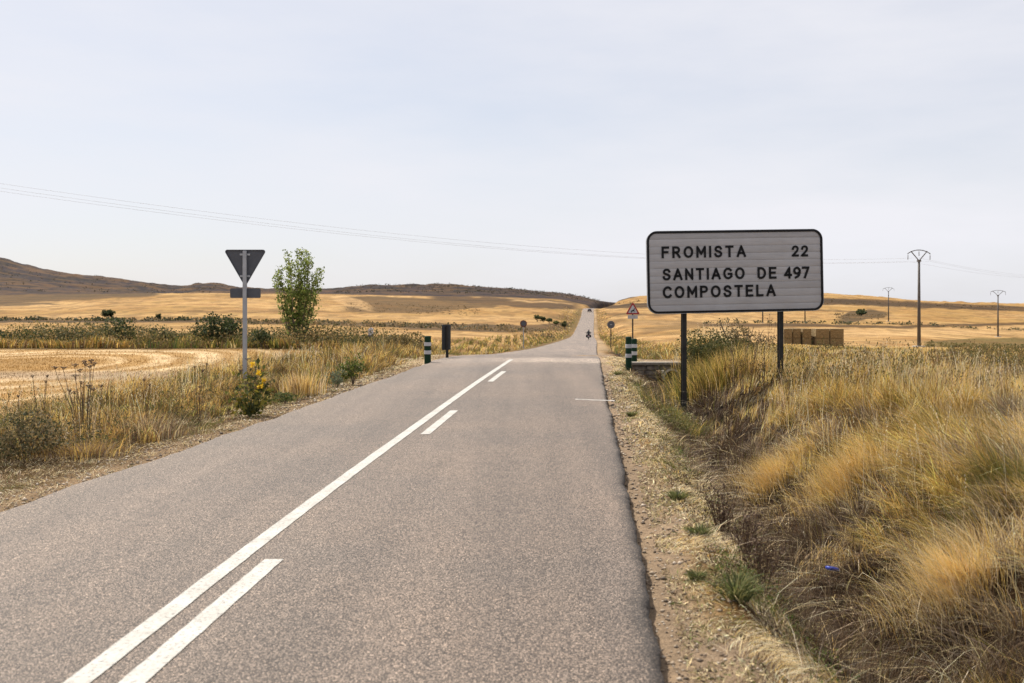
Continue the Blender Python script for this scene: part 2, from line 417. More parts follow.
    put(nf*ss(5, 6.5, l)*ring*ss(.25, .5, n2+.12), (.82, .68, .48))
    put(nf*ss(5, 6.5, l)*.35*np.clip(np.sin(rr*75), 0, 1), (.42, .27, .11))
    # verge, left
    put((l > -.5)*nf*(1-ss(4.6, 6, l)), (.20, .14, .07))
    put((l > -.5)*nf*(1-ss(.35, .9, l+.5*(n2-.5))), (.38, .29, .20))
    put(ss(48, 50, Y)*(1-ss(60, 66, Y))*ss(3, 8, l)*.85, (.15, .11, .05))
    # right side
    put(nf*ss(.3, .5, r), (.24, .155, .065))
    put((r > -.5)*nf*ss(.60, 1.05, r+.6*(n2-.5))*(1-ss(2.7, 3.5, r)), (.065, .043, .027))  # dark brown ditch earth, with the shade of its hollows painted in
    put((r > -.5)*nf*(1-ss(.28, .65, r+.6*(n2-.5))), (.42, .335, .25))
    put(nf*ss(12, 20, r), (.46, .31, .135))
    trk = np.exp(-((Y-31.3)/1.9)**4)*(1-ss(45, 60, np.maximum(r, l)))
    put(trk*((r > -.3) | (l > -.3))*.85, (.52, .42, .31))
    put(far*.4*ss(.53, .58, fbm(X/70, Y/2.5, 68)), (.36, .225, .10)); put(far*.35*ss(.5, .62, fbm(X/3, Y/9, 69)), C.mean(0)*.5)
    rows = np.sin((X*.80+Y*.18)*2*np.pi/3.2)*ss(600, 640, px)+np.sin((X*.35+Y*.9)*2*np.pi/9.)*(1-ss(600, 640, px))
    C = C*(1+.07*far*(1-ss(600, 800, Y))*rows*ss(.35, .6, n3))[:, None]
    return .5*(C/.5)**1.42*.655

def make_ground():
    ys = np.concatenate([np.arange(-14, 4, .35), np.exp(np.linspace(math.log(4), math.log(3400), 760))])
    s = np.concatenate([np.linspace(-1.6, -.72, 60, endpoint=False), np.linspace(-.72, .72, 620), np.linspace(.72, 1.6, 61)[1:]])
    YY, S = np.meshgrid(ys, s, indexing='ij')
    XX = S*(YY*.82+ 18) + .085*YY*0
    # concentrate columns on the verges near the camera
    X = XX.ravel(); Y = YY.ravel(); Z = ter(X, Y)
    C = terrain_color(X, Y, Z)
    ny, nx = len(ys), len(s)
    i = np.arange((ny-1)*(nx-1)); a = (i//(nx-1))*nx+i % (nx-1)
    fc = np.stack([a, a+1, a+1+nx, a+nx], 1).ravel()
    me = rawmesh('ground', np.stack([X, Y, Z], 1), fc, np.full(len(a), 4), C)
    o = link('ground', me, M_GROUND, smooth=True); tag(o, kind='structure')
make_ground()

# ------------------------------------------------------------------ road
def make_road():
    ys = np.concatenate([np.arange(-14, 3, .3), np.arange(3, 16, .06), np.arange(16, 45, .2), np.exp(np.linspace(math.log(45), math.log(610), 200))])
    cr = np.concatenate([np.linspace(0, .03, 5), np.linspace(.05, .9, 18), np.linspace(.91, 1, 14)])
    V = []; C = []
    edge = .022*(fbm(ys*1.2, ys*0+1, 71)-.5)*2+.012*(vnoise(ys*4.3, ys*0, 72)-.5)+.012*(vnoise(ys*17, ys*0, 77)-.5)
    edgel = .09*(fbm(ys*1.5, ys*0+7, 73)-.5)*2
    for j, y in enumerate(ys):
        a = xl(y)+edgel[j]; b = xr(y)+edge[j]*1.6; z = zr(y)
        X = a+(b-a)*cr
        crown = .045*(1-(2*cr-1)**2)*np.interp(y, [0, 60], [1, .6])
        Z = z+crown-.02-.012*ss(.02, .0, b-X)-.03*(X-a < .05)
        # skirts
        X = np.concatenate([[a-.02], X, [b+.012]]); Zs = np.concatenate([[z-.16], Z, [z-.22]])
        Y = np.full(len(X), y)
        base = np.array([.243, .196, .162])
        c = np.tile(base, (len(X), 1))
        dr = b-X; dl_ = X-a
        n = fbm(X*2, Y*2, 75)
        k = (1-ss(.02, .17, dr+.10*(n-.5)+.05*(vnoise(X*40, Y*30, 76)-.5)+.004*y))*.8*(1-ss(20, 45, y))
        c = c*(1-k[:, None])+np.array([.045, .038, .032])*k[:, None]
        k = (1-ss(0, .9, dl_+.5*(n-.5)))*.35
        c = c*(1-k[:, None])+np.array([.24, .195, .15])*k[:, None]
        # glancing sheen ahead painted into the colour, and dusty farm crossing
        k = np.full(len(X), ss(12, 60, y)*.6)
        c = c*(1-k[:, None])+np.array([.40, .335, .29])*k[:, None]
        yc = y-30.6-.35*(X-1)*.0
        k = np.exp(-((yc+.5*(n-.5)*3)/1.5)**4)*(.35+.65*ss(-1.5, 1.0, X))*.8
        c = c*(1-k[:, None])+np.array([.60, .51, .43])*k[:, None]
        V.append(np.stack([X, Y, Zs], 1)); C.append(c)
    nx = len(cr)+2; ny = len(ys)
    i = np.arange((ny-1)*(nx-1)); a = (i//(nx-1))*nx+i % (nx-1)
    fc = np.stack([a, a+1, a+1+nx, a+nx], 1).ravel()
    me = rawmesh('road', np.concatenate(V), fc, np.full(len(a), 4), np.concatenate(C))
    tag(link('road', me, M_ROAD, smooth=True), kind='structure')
make_road()
def roadz(x, y):
    t = (x-xl(y))/(xr(y)-xl(y)); return zr(y)+.045*(1-(2*t-1)**2)*np.interp(y, [0, 60], [1, .6])-.02
def stripe(name, y0, y1, off, w, n=60):
    ys = np.linspace(y0, y1, n); V = []
    for y in ys:
        for t in np.linspace(-1, 1, 3):
            x = float(xc(y))+off+t*w/2 + random.uniform(-.003, .003)*abs(t); V.append((x, y, float(roadz(x, y))+.005))
    f = []
    for i in range(n-1):
        for k in range(2): f.append((i*3+k, i*3+k+1, i*3+k+4, i*3+k+3))
    me = bpy.data.meshes.new(name); me.from_pydata(V, [], f)
    tag(link(name, me, M_PAINT), kind='structure')
stripe('road_line', -6, 30.6, 0, .125, 180)
# broken line to the right of the solid one
stripe('road_line', 2.6, 6.70, .25, .125, 40)
stripe('road_line', 13.1, 16.0, .27, .125, 20)
stripe('road_line', 21.9, 25.2, .27, .125, 20)
me = bpy.data.meshes.new('road_mark')
vv = [(x, y, float(roadz(x, y))+.005) for x, y in ((1.15, 18.05), (1.86, 17.95), (1.86, 18.12), (1.15, 18.2))]
me.from_pydata(vv, [], [(0, 1, 2, 3)]); tag(link('road_line', me, simple('faded_paint', (.30, .275, .25), .8, 0, .5, 14)), kind='structure')

# ------------------------------------------------------------------ vegetation generators
def blades(name, P, H, W, ang, bend, C, mat, parent=None, sway=None):
    n = len(H)
    t = np.array([0, .35, .7, 1.])
    wt = np.array([1., .85, .55, 0])
    th = rng.uniform(0, 2*np.pi, n)
    sx, sy = np.cos(th), np.sin(th)
    dx, dy = np.cos(ang), np.sin(ang)
    V = np.empty((n, 7, 3), np.float32)
    k = 0
    for j in range(4):
        h = H*t[j]*(1-.42*np.minimum(bend, 1.6)*t[j]); q = H*bend*t[j]**1.8*.9
        cx = P[:, 0]+dx*q; cy = P[:, 1]+dy*q; cz = P[:, 2]+h-.01
        if j < 3:
            for s in (-1, 1):
                V[:, k, 0] = cx+s*sx*W*wt[j]/2; V[:, k, 1] = cy+s*sy*W*wt[j]/2; V[:, k, 2] = cz; k += 1
        else:
            V[:, k, 0] = cx; V[:, k, 1] = cy; V[:, k, 2] = cz
    b = (np.arange(n)*7)[:, None]
    f = (b+np.array([0, 1, 3, 2, 2, 3, 5, 4, 4, 5, 6])).ravel()
    lt = np.tile([4, 4, 3], n)
    me = rawmesh(name, V.reshape(-1, 3), f, lt, np.repeat(C, 7, 0))
    return link(name, me, mat, parent)

def leafquads(name, P, S, C, mat, parent=None, aspect=.6, up=0.0):
    n = len(S)
    a = rng.normal(size=(n, 3)); a[:, 2] += up*np.sign(a[:, 2]); a /= np.linalg.norm(a, axis=1)[:, None]
    r = rng.normal(size=(n, 3)); b = np.cross(a, r); b /= np.linalg.norm(b, axis=1)[:, None]
    S = S[:, None]
    V = np.stack([P-a*S*.5, P+b*S*aspect*.5+a*S*.05, P+a*S*.5, P-b*S*aspect*.5+a*S*.05], 1)
    f = np.arange(n*4); me = rawmesh(name, V.reshape(-1, 3), f, np.full(n, 4), np.repeat(C, 4, 0))
    return link(name, me, mat, parent)

PAL = {k: np.array(v) for k, v in dict(
 gold=(.78, .53, .16), straw=(.74, .58, .32), amber=(.44, .265, .07), olive=(.21, .185, .04), green=(.10, .14, .04),
 brown=(.20, .125, .065), grey=(.28, .22, .165), dark=(.10, .065, .04), pale=(.84, .72, .50)).items()}
def pick(n, **w):
    ks = list(w); p = np.array([w[k] for k in ks], float); p /= p.sum()
    i = rng.choice(len(ks), n, p=p)
    c = np.array([PAL[k] for k in ks])[i]*rng.uniform(.75, 1.2, (n, 1))*rng.uniform(.94, 1.06, (n, 3))
    return np.clip(c, 0, .9)
def mixpick(m, A, B):
    """m boolean"""
    return np.where(m[:, None], A, B)

def sample(n, px0, px1, y0, y1, f, pw=0.):
    """positions whose density falls off with distance; f(x,y,r,l) -> keep probability"""
    px = rng.uniform(px0, px1, n); y = np.exp(rng.uniform(math.log(y0), math.log(y1), n))
    x = (px-512)/F*y
    k = rng.uniform(0, 1, n) < f(x, y, x-xr(y), xl(y)-x)
    x, y = x[k], y[k]; return x, y

def sample_off(n, side, o0, o1, y0, y1, f):
    y = np.exp(rng.uniform(math.log(y0), math.log(y1), n)); o = rng.uniform(o0, o1, n)
    x = xr(y)+o if side > 0 else xl(y)-o
    k = (rng.uniform(0, 1, n) < f(x, y, x-xr(y), xl(y)-x)) & (np.abs(x/y) < .62)
    return x[k], y[k]

def clear(x, y): return 1-np.exp(-((x+5.45)**2/1.3+(y-11.3)**2/1.6)**2)
def grass_field(name, n, px0, px1, y0, y1, dens, hfun, cfun, wmin=.0035, wk=.00065, bendr=(.2, .9), dirbase=None, kind='stuff', label='', cat='grass', mat=None, clump=0, side=0):
    x, y = sample(n, px0, px1, y0, y1, dens) if side == 0 else sample_off(n, side, px0, px1, y0, y1, dens)
    if clump:   # gather blades to tuft centres
        cx = np.floor(x/clump)+.5+.8*(vnoise(np.floor(x/clump)*3.1, np.floor(y/clump)*2.7, 91)-.5); cy = np.floor(y/clump)+.5+.8*(vnoise(np.floor(x/clump)*1.7+9, np.floor(y/clump)*4.3, 92)-.5)
        g = rng.uniform(.25, .75, len(x)); x = x*(1-g)+cx*clump*g; y = y*(1-g)+cy*clump*g
    r = x-xr(y); l = xl(y)-x
    H = hfun(x, y, r, l)*rng.uniform(.55, 1.15, len(x))
    W = np.maximum(wmin, wk*y)*rng.uniform(.6, 1.3, len(x))
    base = dirbase(x, y) if dirbase else fbm(x/1.7, y/1.7, 81)*4*np.pi
    ang = base+rng.normal(0, .55, len(x))
    bend = rng.uniform(*bendr, len(x))
    z = ter(x, y)
    cc = cfun(x, y, r, l)
    if clump:
        cc = cc*(.42+1.12*vnoise(np.floor(x/clump)*5.3, np.floor(y/clump)*7.9, 93))[:, None]
    o = blades(name, np.stack([x, y, z], 1), H, W, ang, bend, np.clip(cc, 0, .9), mat or M_GRASS)
    tag(o, label, cat, kind=kind); return o

def dens_right(x, y, r, l):
    w = ss(2.1, 3.1, r+1.1*(fbm(x/1.2, y/1.2, 101)-.5))
    return w*(.10+.90*ss(.40, .57, fbm(x/.7, y/.7, 103)))*(np.abs(y-32.2) > 1.8)
def h_right(x, y, r, l):
    n = fbm(x/1.1, y/1.1, 105)
    return (.14+.86*n)*np.interp(y, [3, 10, 20, 45], [.78, 1.0, 1.0, .75])*(.6+.4*ss(2.4, 4., r))
def c_right(x, y, r, l):
    n = len(x); m = fbm(x/2.6, y/2.6, 107)+.10*rng.normal(size=n); q = fbm(x/1.3+9, y/1.3, 109)+.08*rng.normal(size=n)
    a = pick(n, gold=5, straw=5, amber=2.5, pale=1)
    b = pick(n, olive=3, amber=3, gold=2.5, brown=1)
    c = pick(n, grey=4, brown=2, straw=2)
    far = ss(13, 20, y)
    out = mixpick(m+.16*far > .60, b, a)
    return mixpick((q+.14*(1-ss(2.2, 3.6, r)) > .60), c, out)
def lodge(x, y): return np.pi*(.92+.7*(fbm(x/1.6, y/1.6, 111)-.5))+1.6*(fbm(x/.7, y/.7, 113)-.5)
grass_field('tall_grass', 230000, 2.3, 9.5, 2.8, 17, dens_right, h_right, c_right, bendr=(.3, 1.6), dirbase=lodge, clump=.30, side=1, wmin=.0028,
            label='tall dry golden grass leaning over the ditch on the right bank')
def h_up(x, y, r, l): return h_right(x, y, r, l)*np.interp(y, [14, 24, 36, 50], [1, .85, .55, .35])
grass_field('upright_grass', 170000, 610, 1120, 14, 50, dens_right, h_up, c_right, bendr=(.05, .7), clump=.55, wk=.00055,
            label='straw and olive grass standing behind and beside the big road sign')
def seed_stalks(name, n, side, o0, o1, y0, y1, h0, lab):
    x, y = sample_off(n, side, o0, o1, y0, y1, lambda x, y, r, l: clear(x, y)*ss(.4, .55, fbm(x/1.3, y/1.3, 401))*(np.abs(y-32.2) > 2)); m = len(x); z = ter(x, y)
    H = h0*rng.uniform(.6, 1.25, m); a = rng.uniform(0, 6.28, m); b = rng.uniform(.02, .45, m); C = pick(m, straw=4, pale=3, gold=2, brown=1.5)
    P = np.stack([x, y, z], 1); W = np.maximum(.0022, .0004*y)
    o = blades(name, P, H, W, a, b, C, M_GRASS); tag(o, lab, 'grass', kind='stuff')
    q = 5; t = np.linspace(.8, 1, q)[None, :]; Hh = H[:, None]; bb = b[:, None]
    hx = Hh*bb*t**1.8*.9
    Q = np.stack([x[:, None]+np.cos(a)[:, None]*hx, y[:, None]+np.sin(a)[:, None]*hx, z[:, None]+Hh*t*(1-.42*bb*t)], -1).reshape(-1, 3)
    o2 = leafquads(name.replace('stalk', 'seed'), Q+rng.normal(size=Q.shape)*.006, (.020*(1+.05*y)[:, None]*np.ones((1, q))).ravel(), np.repeat(C, q, 0)*.85, M_GRASS, aspect=.3, up=1.5)
    tag(o2, lab.replace('stalks', 'seed heads'), 'seed heads', kind='stuff')
seed_stalks('bank_stalk', 5200, 1, 2.8, 9, 3, 26, .80, 'thin upright grass stalks standing out of the right bank')
seed_stalks('verge_stalk', 2200, -1, 1.2, 5, 7, 34, .62, 'thin upright grass stalks standing on the left verge')
# ditch litter
def dens_ditch(x, y, r, l): return ss(.6, 1.2, r+.5*(fbm(x/.6, y/.6, 121)-.5))*(1-ss(2.7, 3.9, r))*(np.abs(y-32.2) > 2)*(.3+.7*ss(.4, .55, fbm(x/.4, y/.4, 122)))
grass_field('ditch_litter', 150000, .7, 4.6, 2.8, 32, dens_ditch, lambda x, y, r, l: .10+.30*fbm(x/.5, y/.5, 123),
            lambda x, y, r, l: mixpick(fbm(x/.7, y/.7, 125)+.10*rng.normal(size=len(x)) > .69, pick(len(x), grey=3, straw=2.5, gold=1), pick(len(x), brown=2, dark=8, grey=.6, straw=.3)*.85),
            bendr=(.3, 2.4), wmin=.003, wk=.0006, side=1, label='matted dead brown stalks lying in the roadside ditch', cat='dead weeds', mat=M_GRASS)
def dens_ds(x, y, r, l): return ss(.75, 1.15, r+.3*(fbm(x/.6, y/.6, 128)-.5))*(1-ss(2.2, 3.0, r))*(np.abs(y-32.2) > 2.4)*ss(.38, .56, fbm(x/.5, y/.7, 129))
grass_field('ditch_scrub', 42000, .7, 3.1, 2.9, 24, dens_ds, lambda x, y, r, l: .16+.40*fbm(x/.5, y/.5, 130), lambda x, y, r, l: pick(len(x), dark=7, brown=3, grey=1, olive=.6, straw=.25)*.8,
            bendr=(.0, 1.1), wmin=.0035, wk=.0006, side=1, label='tangled dark upright dead weeds filling the bottom of the ditch', cat='dead weeds')
# straw and small green weeds on the right shoulder
def dens_sh(x, y, r, l): return ss(.15, .75, r+.7*(fbm(x/.5, y/.5, 131)-.5))*(1-ss(.8, 1.5, r))*(.15+.85*ss(.38, .55, fbm(x/.25, y/.25, 132)))
grass_field('shoulder_straw', 200000, .05, 2.4, 2.8, 34, dens_sh, lambda x, y, r, l: .05+.10*fbm(x/.7, y/.7, 133),
            lambda x, y, r, l: mixpick(fbm(x/.45, y/.45, 135)+.05*rng.normal(size=len(x)) > .60, pick(len(x), green=2, olive=4, straw=1), pick(len(x), straw=4, pale=5, gold=2, grey=1, brown=3, dark=1.5)),
            bendr=(.8, 3.0), wmin=.003, wk=.0006, side=1, label='scattered pale straw and small weeds on the right shoulder', cat='straw')
def dens_tw(x, y, r, l): return ss(.5, 1.0, r)*(1-ss(3, 4, r))*(np.abs(y-32.2) > 2)
grass_field('fallen_stalks', 5000, .4, 4.2, 2.8, 26, dens_tw, lambda x, y, r, l: .25+.3*rng.uniform(0, 1, len(x)), lambda x, y, r, l: pick(len(x), pale=3, straw=3, grey=2, brown=2),
            bendr=(1.2, 3.2), wmin=.004, wk=.0006, side=1, label='long pale fallen stalks lying across the ditch litter', cat='dead weeds')
def leaf_litter(name, n, side, o0, o1, y0, y1, cols, sz, lab, hgt=.04, thr=(.3, .5), cat='leaf litter'):
    x, y = sample_off(n, side, o0, o1, y0, y1, lambda x, y, r, l: ss(thr[0], thr[1], fbm(x/.35, y/.35, 301))*(np.abs(y-32.2) > 2))
    m = len(x); z = ter(x, y)+np.abs(rng.normal(0, hgt, m))
    C = np.array(cols)[rng.integers(0, len(cols), m)]*rng.uniform(.6, 1.4, (m, 1))
    tag(leafquads(name, np.stack([x, y, z], 1), rng.uniform(.5, 1.4, m)*sz*(1+.06*y), np.clip(C, 0, .85), M_TWIG, aspect=.13), lab, cat, kind='stuff')
leaf_litter('dead_leaves', 42000, 1, .45, 3.9, 2.8, 26, [(.05, .03, .018), (.08, .05, .025), (.025, .016, .01), (.03, .02, .012), (.14, .09, .05), (.42, .32, .19)], .030, 'dark brown dead leaves and stems caught in the ditch', .07)
leaf_litter('straw_flakes', 52000, 1, .15, 1.7, 2.8, 26, [(.72, .60, .36), (.62, .48, .25), (.2, .13, .07), (.14, .16, .04), (.62, .52, .3), (.10, .07, .04)], .034, 'pale straw flakes and crumbs on the right shoulder', .012)
leaf_litter('verge_flakes', 26000, -1, .1, 2.4, 6, 34, [(.6, .46, .26), (.4, .3, .16), (.16, .11, .06), (.12, .12, .04), (.08, .055, .03)], .026, 'dry flakes and crumbs at the left asphalt edge', .02)
def weeds(name, n, px0, px1, y0, y1, dens, hh, cols, lab, k=16, sz=.02, mat=None):
    x, y = sample(n, px0, px1, y0, y1, dens); m = len(x); h = hh*np.interp(y, [16, 26, 46], [1, .8, .42])*rng.uniform(.4, 1.2, m)*(.5+fbm(x/1.5, y/1.5, 311)); z = ter(x, y)
    a = rng.uniform(0, 6.28, (m, k)); q = rng.uniform(0, 1, (m, k))**.6*h[:, None]*.45; t = rng.uniform(.1, 1, (m, k))
    P = np.stack([x[:, None]+np.cos(a)*q, y[:, None]+np.sin(a)*q, z[:, None]+t*h[:, None]], -1).reshape(-1, 3)
    C = (np.array(cols)[rng.integers(0, len(cols), m)]*rng.uniform(.7, 1.3, (m, 1)))[:, None, :]*rng.uniform(.8, 1.2, (m, k, 1))
    S = (sz*rng.uniform(.6, 1.4, (m, k))*(1+.05*y[:, None])).ravel()
    tag(leafquads(name, P, S, np.clip(C.reshape(-1, 3), 0, .85), mat or M_LEAF, aspect=.3, up=.8), lab, 'weeds', kind='stuff')
weeds('mixed_weeds', 5200, 640, 1110, 13, 46, lambda x, y, r, l: ss(3, 4.5, r)*ss(.45, .62, fbm(x/3, y/3, 312)), .85, [(.12, .11, .035), (.17, .13, .05), (.09, .06, .03), (.22, .16, .06), (.08, .085, .03)], 'olive and brown weeds mixed into the grass right of the sign', 26, .03)
weeds('verge_weeds', 5600, -90, 470, 9, 46, lambda x, y, r, l: clear(x, y)*ss(.7, 1.3, l)*(1-ss(4, 5.5, l))*ss(.42, .6, fbm(x/1.6, y/1.6, 313)), .55, [(.10, .11, .035), (.15, .12, .05), (.09, .06, .03), (.2, .15, .07), (.07, .08, .03)], 'green and brown weeds mixed into the left verge grass', 24, .022)
weeds('slope_weeds', 4600, 590, 900, 3.5, 26, lambda x, y, r, l: ss(.4, .7, r)*(1-ss(1.2, 1.7, r))*ss(.42, .58, fbm(x/.8, y/.8, 314)), .22, [(.08, .13, .03), (.13, .15, .04), (.09, .055, .03), (.2, .17, .06)], 'low green and brown weeds on the slope between shoulder and ditch', 26, .016)
# gravel and clods on both shoulders
def gravel(side, n, lab):
    y = np.exp(rng.uniform(math.log(2.8), math.log(26), n)); o = np.abs(rng.normal(0, .45, n))+.0
    x = (xr(y)+o) if side > 0 else (xl(y)-o); z = ter(x, y); S = rng.uniform(.003, .008, n)*(1+.10*y)*rng.choice([1, 1, 1, 1.8], n)
    base = np.array([(.36, .28, .2), (.22, .16, .11), (.5, .42, .33), (.12, .09, .065)])[rng.integers(0, 4, n)]
    u = np.array([(1, 0, 0), (0, 1, 0), (-1, 0, 0), (0, -1, 0), (0, 0, .7), (0, 0, -.4)])
    V = u[None]*S[:, None, None]*rng.uniform(.6, 1.3, (n, 6, 1)); a = rng.uniform(0, 6.28, n); c_, s_ = np.cos(a)[:, None], np.sin(a)[:, None]
    V = np.stack([V[..., 0]*c_-V[..., 1]*s_, V[..., 0]*s_+V[..., 1]*c_, V[..., 2]], -1)+np.stack([x, y, z+S*.2], 1)[:, None]
    f = ((np.arange(n)*6)[:, None]+np.array([0, 1, 4, 1, 2, 4, 2, 3, 4, 3, 0, 4, 1, 0, 5, 2, 1, 5, 3, 2, 5, 0, 3, 5])).ravel()
    tag(link('gravel', rawmesh('gravel', V.reshape(-1, 3), f, np.full(n*8, 3), np.repeat(base, 6, 0)), M_TWIG), lab, 'gravel', kind='stuff')
gravel(1, 3200, 'loose gravel and clods on the bare right shoulder'); gravel(-1, 3500, 'loose gravel and clods along the left asphalt edge')
# left verge
def dens_left(x, y, r, l): return clear(x, y)*ss(.7, 1.7, l+.6*(fbm(x/.8, y/.8, 141)-.5))*(1-ss(4.3, 6.2, l+1.2*(fbm(x/2, y/2, 142)-.5)))*(np.abs(y-33) > .9)
def h_left(x, y, r, l): return (.05+.95*fbm(x/1.0, y/1.0, 143)**1.7)*(.45+.55*ss(.9, 2.2, l))*np.interp(y, [6, 12, 25, 50], [.8, 1, 1.25, 1.4])
def c_left(x, y, r, l):
    n = len(x); m = fbm(x/1.5, y/1.5, 145)+.08*rng.normal(size=n)
    return mixpick(m > .57, pick(n, olive=4, green=3, brown=3), pick(n, gold=3.4, straw=1.2, amber=3.4, brown=3.6, grey=.8, dark=1.2))
grass_field('verge_grass', 150000, .5, 6.5, 7, 50, dens_left, h_left, c_left, bendr=(.1, 1.1), clump=.4, side=-1, wmin=.004, wk=.00055,
            label='dry mixed grass growing along the left verge of the road')
def dens_shl(x, y, r, l): return ss(.0, .6, l+.5*(fbm(x/.5, y/.5, 151)-.5))*(1-ss(2.5, 3.2, l))*(.2+.8*ss(.38, .55, fbm(x/.3, y/.3, 152)))
grass_field('shoulder_litter', 60000, .02, 3.2, 6, 40, dens_shl, lambda x, y, r, l: .05+.08*fbm(x/.7, y/.7, 153),
            lambda x, y, r, l: mixpick(fbm(x/.6, y/.6, 155) > .62, pick(len(x), green=1, olive=3, brown=2), pick(len(x), straw=4, pale=3, grey=2, brown=2)),
            bendr=(.8, 2.4), wmin=.004, wk=.0006, side=-1, label='short straw and leaf litter at the left asphalt edge', cat='straw')
# stubble
def dens_stub(x, y, r, l): return ss(5.2, 6.5, l)*.9
grass_field('stubble', 45000, -60, 420, 14, 52, dens_stub, lambda x, y, r, l: .07+0*x, lambda x, y, r, l: np.clip(terrain_color(x, y, ter(x, y))*rng.uniform(.75, 1.35, (len(x), 1)), 0, .9),
            bendr=(.0, .5), wmin=.006, wk=.0008, label='short cut stubble of the mown field on the left', cat='stubble')
# far verges of the road & field fringes
def dens_far(x, y, r, l): return np.maximum(ss(1.0, 2.2, r)*(1-ss(4, 7, r)), ss(.8, 2.2, l)*(1-ss(5, 9, l)))
grass_field('far_verge_grass', 60000, 430, 700, 45, 470, dens_far, lambda x, y, r, l: .15+.75*fbm(x/3, y/3, 161)**1.3,
            lambda x, y, r, l: mixpick(fbm(x/6, y/6, 163)+.08*rng.normal(size=len(x)) > .46, pick(len(x), olive=4, green=2, brown=3), pick(len(x), gold=3, straw=2, amber=3, brown=3)),
            bendr=(.2, 1.2), wmin=.02, wk=.0006, clump=1.1, label='rough grass fringing the road on its way down and up the far slope')
def dens_rf(x, y, r, l): return ss(5, 10, r)*(.15+.85*ss(.45, .6, fbm(x/9, y/4, 171)))
grass_field('field_fringe_grass', 50000, 620, 1120, 45, 100, dens_rf, lambda x, y, r, l: (.10+.30*fbm(x/3, y/3, 172))*(1-.45*ss(15, 22, x)),
            lambda x, y, r, l: mixpick(fbm(x/5, y/5, 173)+.08*rng.normal(size=len(x)) > .56, pick(len(x), olive=4, amber=3, green=1), pick(len(x), gold=4, straw=4)),
            bendr=(.1, .6), wmin=.02, wk=.0008, label='loose golden and olive grass in front of the power pole')
# weed band beyond the near field on the left
def dens_hb(x, y, r, l): return ss(3, 8, l)*(.25+.75*ss(.35, .55, fbm(x/4, y/5, 181)))
grass_field('hedge_grass', 70000, -60, 470, 50, 62, dens_hb, lambda x, y, r, l: .15+.95*fbm(x/2.6, y/2.6, 182)**1.5,
            lambda x, y, r, l: mixpick(fbm(x/2.5, y/2.5, 183)+.08*rng.normal(size=len(x)) > .50, pick(len(x), olive=4, green=2, brown=3), pick(len(x), gold=2, amber=3, straw=1.2, olive=2, brown=2)),
            bendr=(.1, .6), wmin=.03, wk=.0009, label='tall mixed weeds in the band beyond the near stubble field')

# hillside and hedgerow scrub too far and too many to count
def scrub():
    P = []; S = []; C = []
    def clump(x, y, h, c, n=14):
        z = ground(x, y)
        for _ in range(n):
            a = random.random()*6.28; q = random.random()**.5*h*.9
            P.append((x+math.cos(a)*q, y+math.sin(a)*q, z+random.random()*h*(1-.4*q/h))); S.append(h*random.uniform(.35, .7)); C.append(np.array(c)*random.uniform(.7, 1.25))
    cs = [(.05, .06, .03), (.09, .085, .04), (.14, .11, .06)]
    for _ in range(1100):
        px = random.choice([random.uniform(-60, 240), random.uniform(335, 600), random.uniform(335, 600)]); y = random.uniform(900, 1450)
        clump(at(px, y), y, random.uniform(.9, 2.4), random.choice([(.05, .05, .03), (.08, .065, .045), (.11, .085, .06)]), 7)
    for _ in range(250):   # thin lines between the fields
        px = random.uniform(-30, 245); y = 250+random.uniform(-3, 3); clump(at(px, y), y, random.uniform(.5, 1.3), random.choice(cs), 8)
    for _ in range(1500):   # the leafy band beyond the stubble field
        px = random.uniform(-40, 420); y = random.uniform(50, 61); k = float(fbm(np.array([px/38.]), np.array([y/6.]), 201)[0])
        if random.random() > 1.6*(k-.2): continue
        h = random.uniform(.3, .85)*(.4+1.2*k); c = random.choice([(.05, .055, .02), (.07, .07, .025), (.08, .08, .03), (.13, .115, .04), (.19, .15, .055), (.24, .165, .065), (.30, .2, .08)])
        z = ground(at(px, y), y)
        for _ in range(44):
            a = random.random()*6.28; q = random.random()**.5*h*1.3
            P.append((at(px, y)+math.cos(a)*q, y+math.sin(a)*q, z+random.random()*h*1.3)); S.append(random.uniform(.05, .13)); C.append(np.array(c)*random.uniform(.7, 1.4))
    for _ in range(420):
        px = random.uniform(240, 553); y = random.uniform(195, 245); clump(at(px, y), y, random.uniform(.3, 1.2), random.choice(cs[1:]+[(.2, .14, .07), (.26, .18, .09)]), 8)
    for _ in range(200):
        px = random.uniform(345, 480); y = random.uniform(330, 420); clump(at(px, y), y, random.uniform(.3, .8), random.choice([(.2, .14, .07), (.26, .19, .1), (.15, .11, .06)]), 7)
    for _ in range(260):
        px = random.uniform(605, 1040); y = random.uniform(500, 600); clump(at(px, y), y, random.uniform(.4, 1.1), random.choice([(.14, .10, .05), (.2, .14, .07), (.09, .075, .04)]), 7)
    for _ in range(160):
        px = random.uniform(700, 1040); y = random.uniform(285, 292); clump(at(px, y), y, random.uniform(.4, 1.2), random.choice(cs), 7)
    for _ in range(140):
        px = random.uniform(925, 1060); y = random.uniform(112, 150); clump(at(px, y), y, random.uniform(.2, .55), random.choice([(.17, .14, .05), (.24, .18, .07), (.12, .11, .04)]), 10)
    for _ in range(90):
        px = random.uniform(836, 885); y = random.uniform(330, 380); clump(at(px, y), y, random.uniform(.3, .8), random.choice([(.2, .14, .07), (.12, .09, .05)]), 8)
    o = leafquads('scrub', np.array(P), np.array(S), np.array(C), M_LEAF, aspect=.9)
    tag(o, 'low dark scrub dotted over the far hills and along field boundaries', 'scrub', kind='stuff')
scrub()

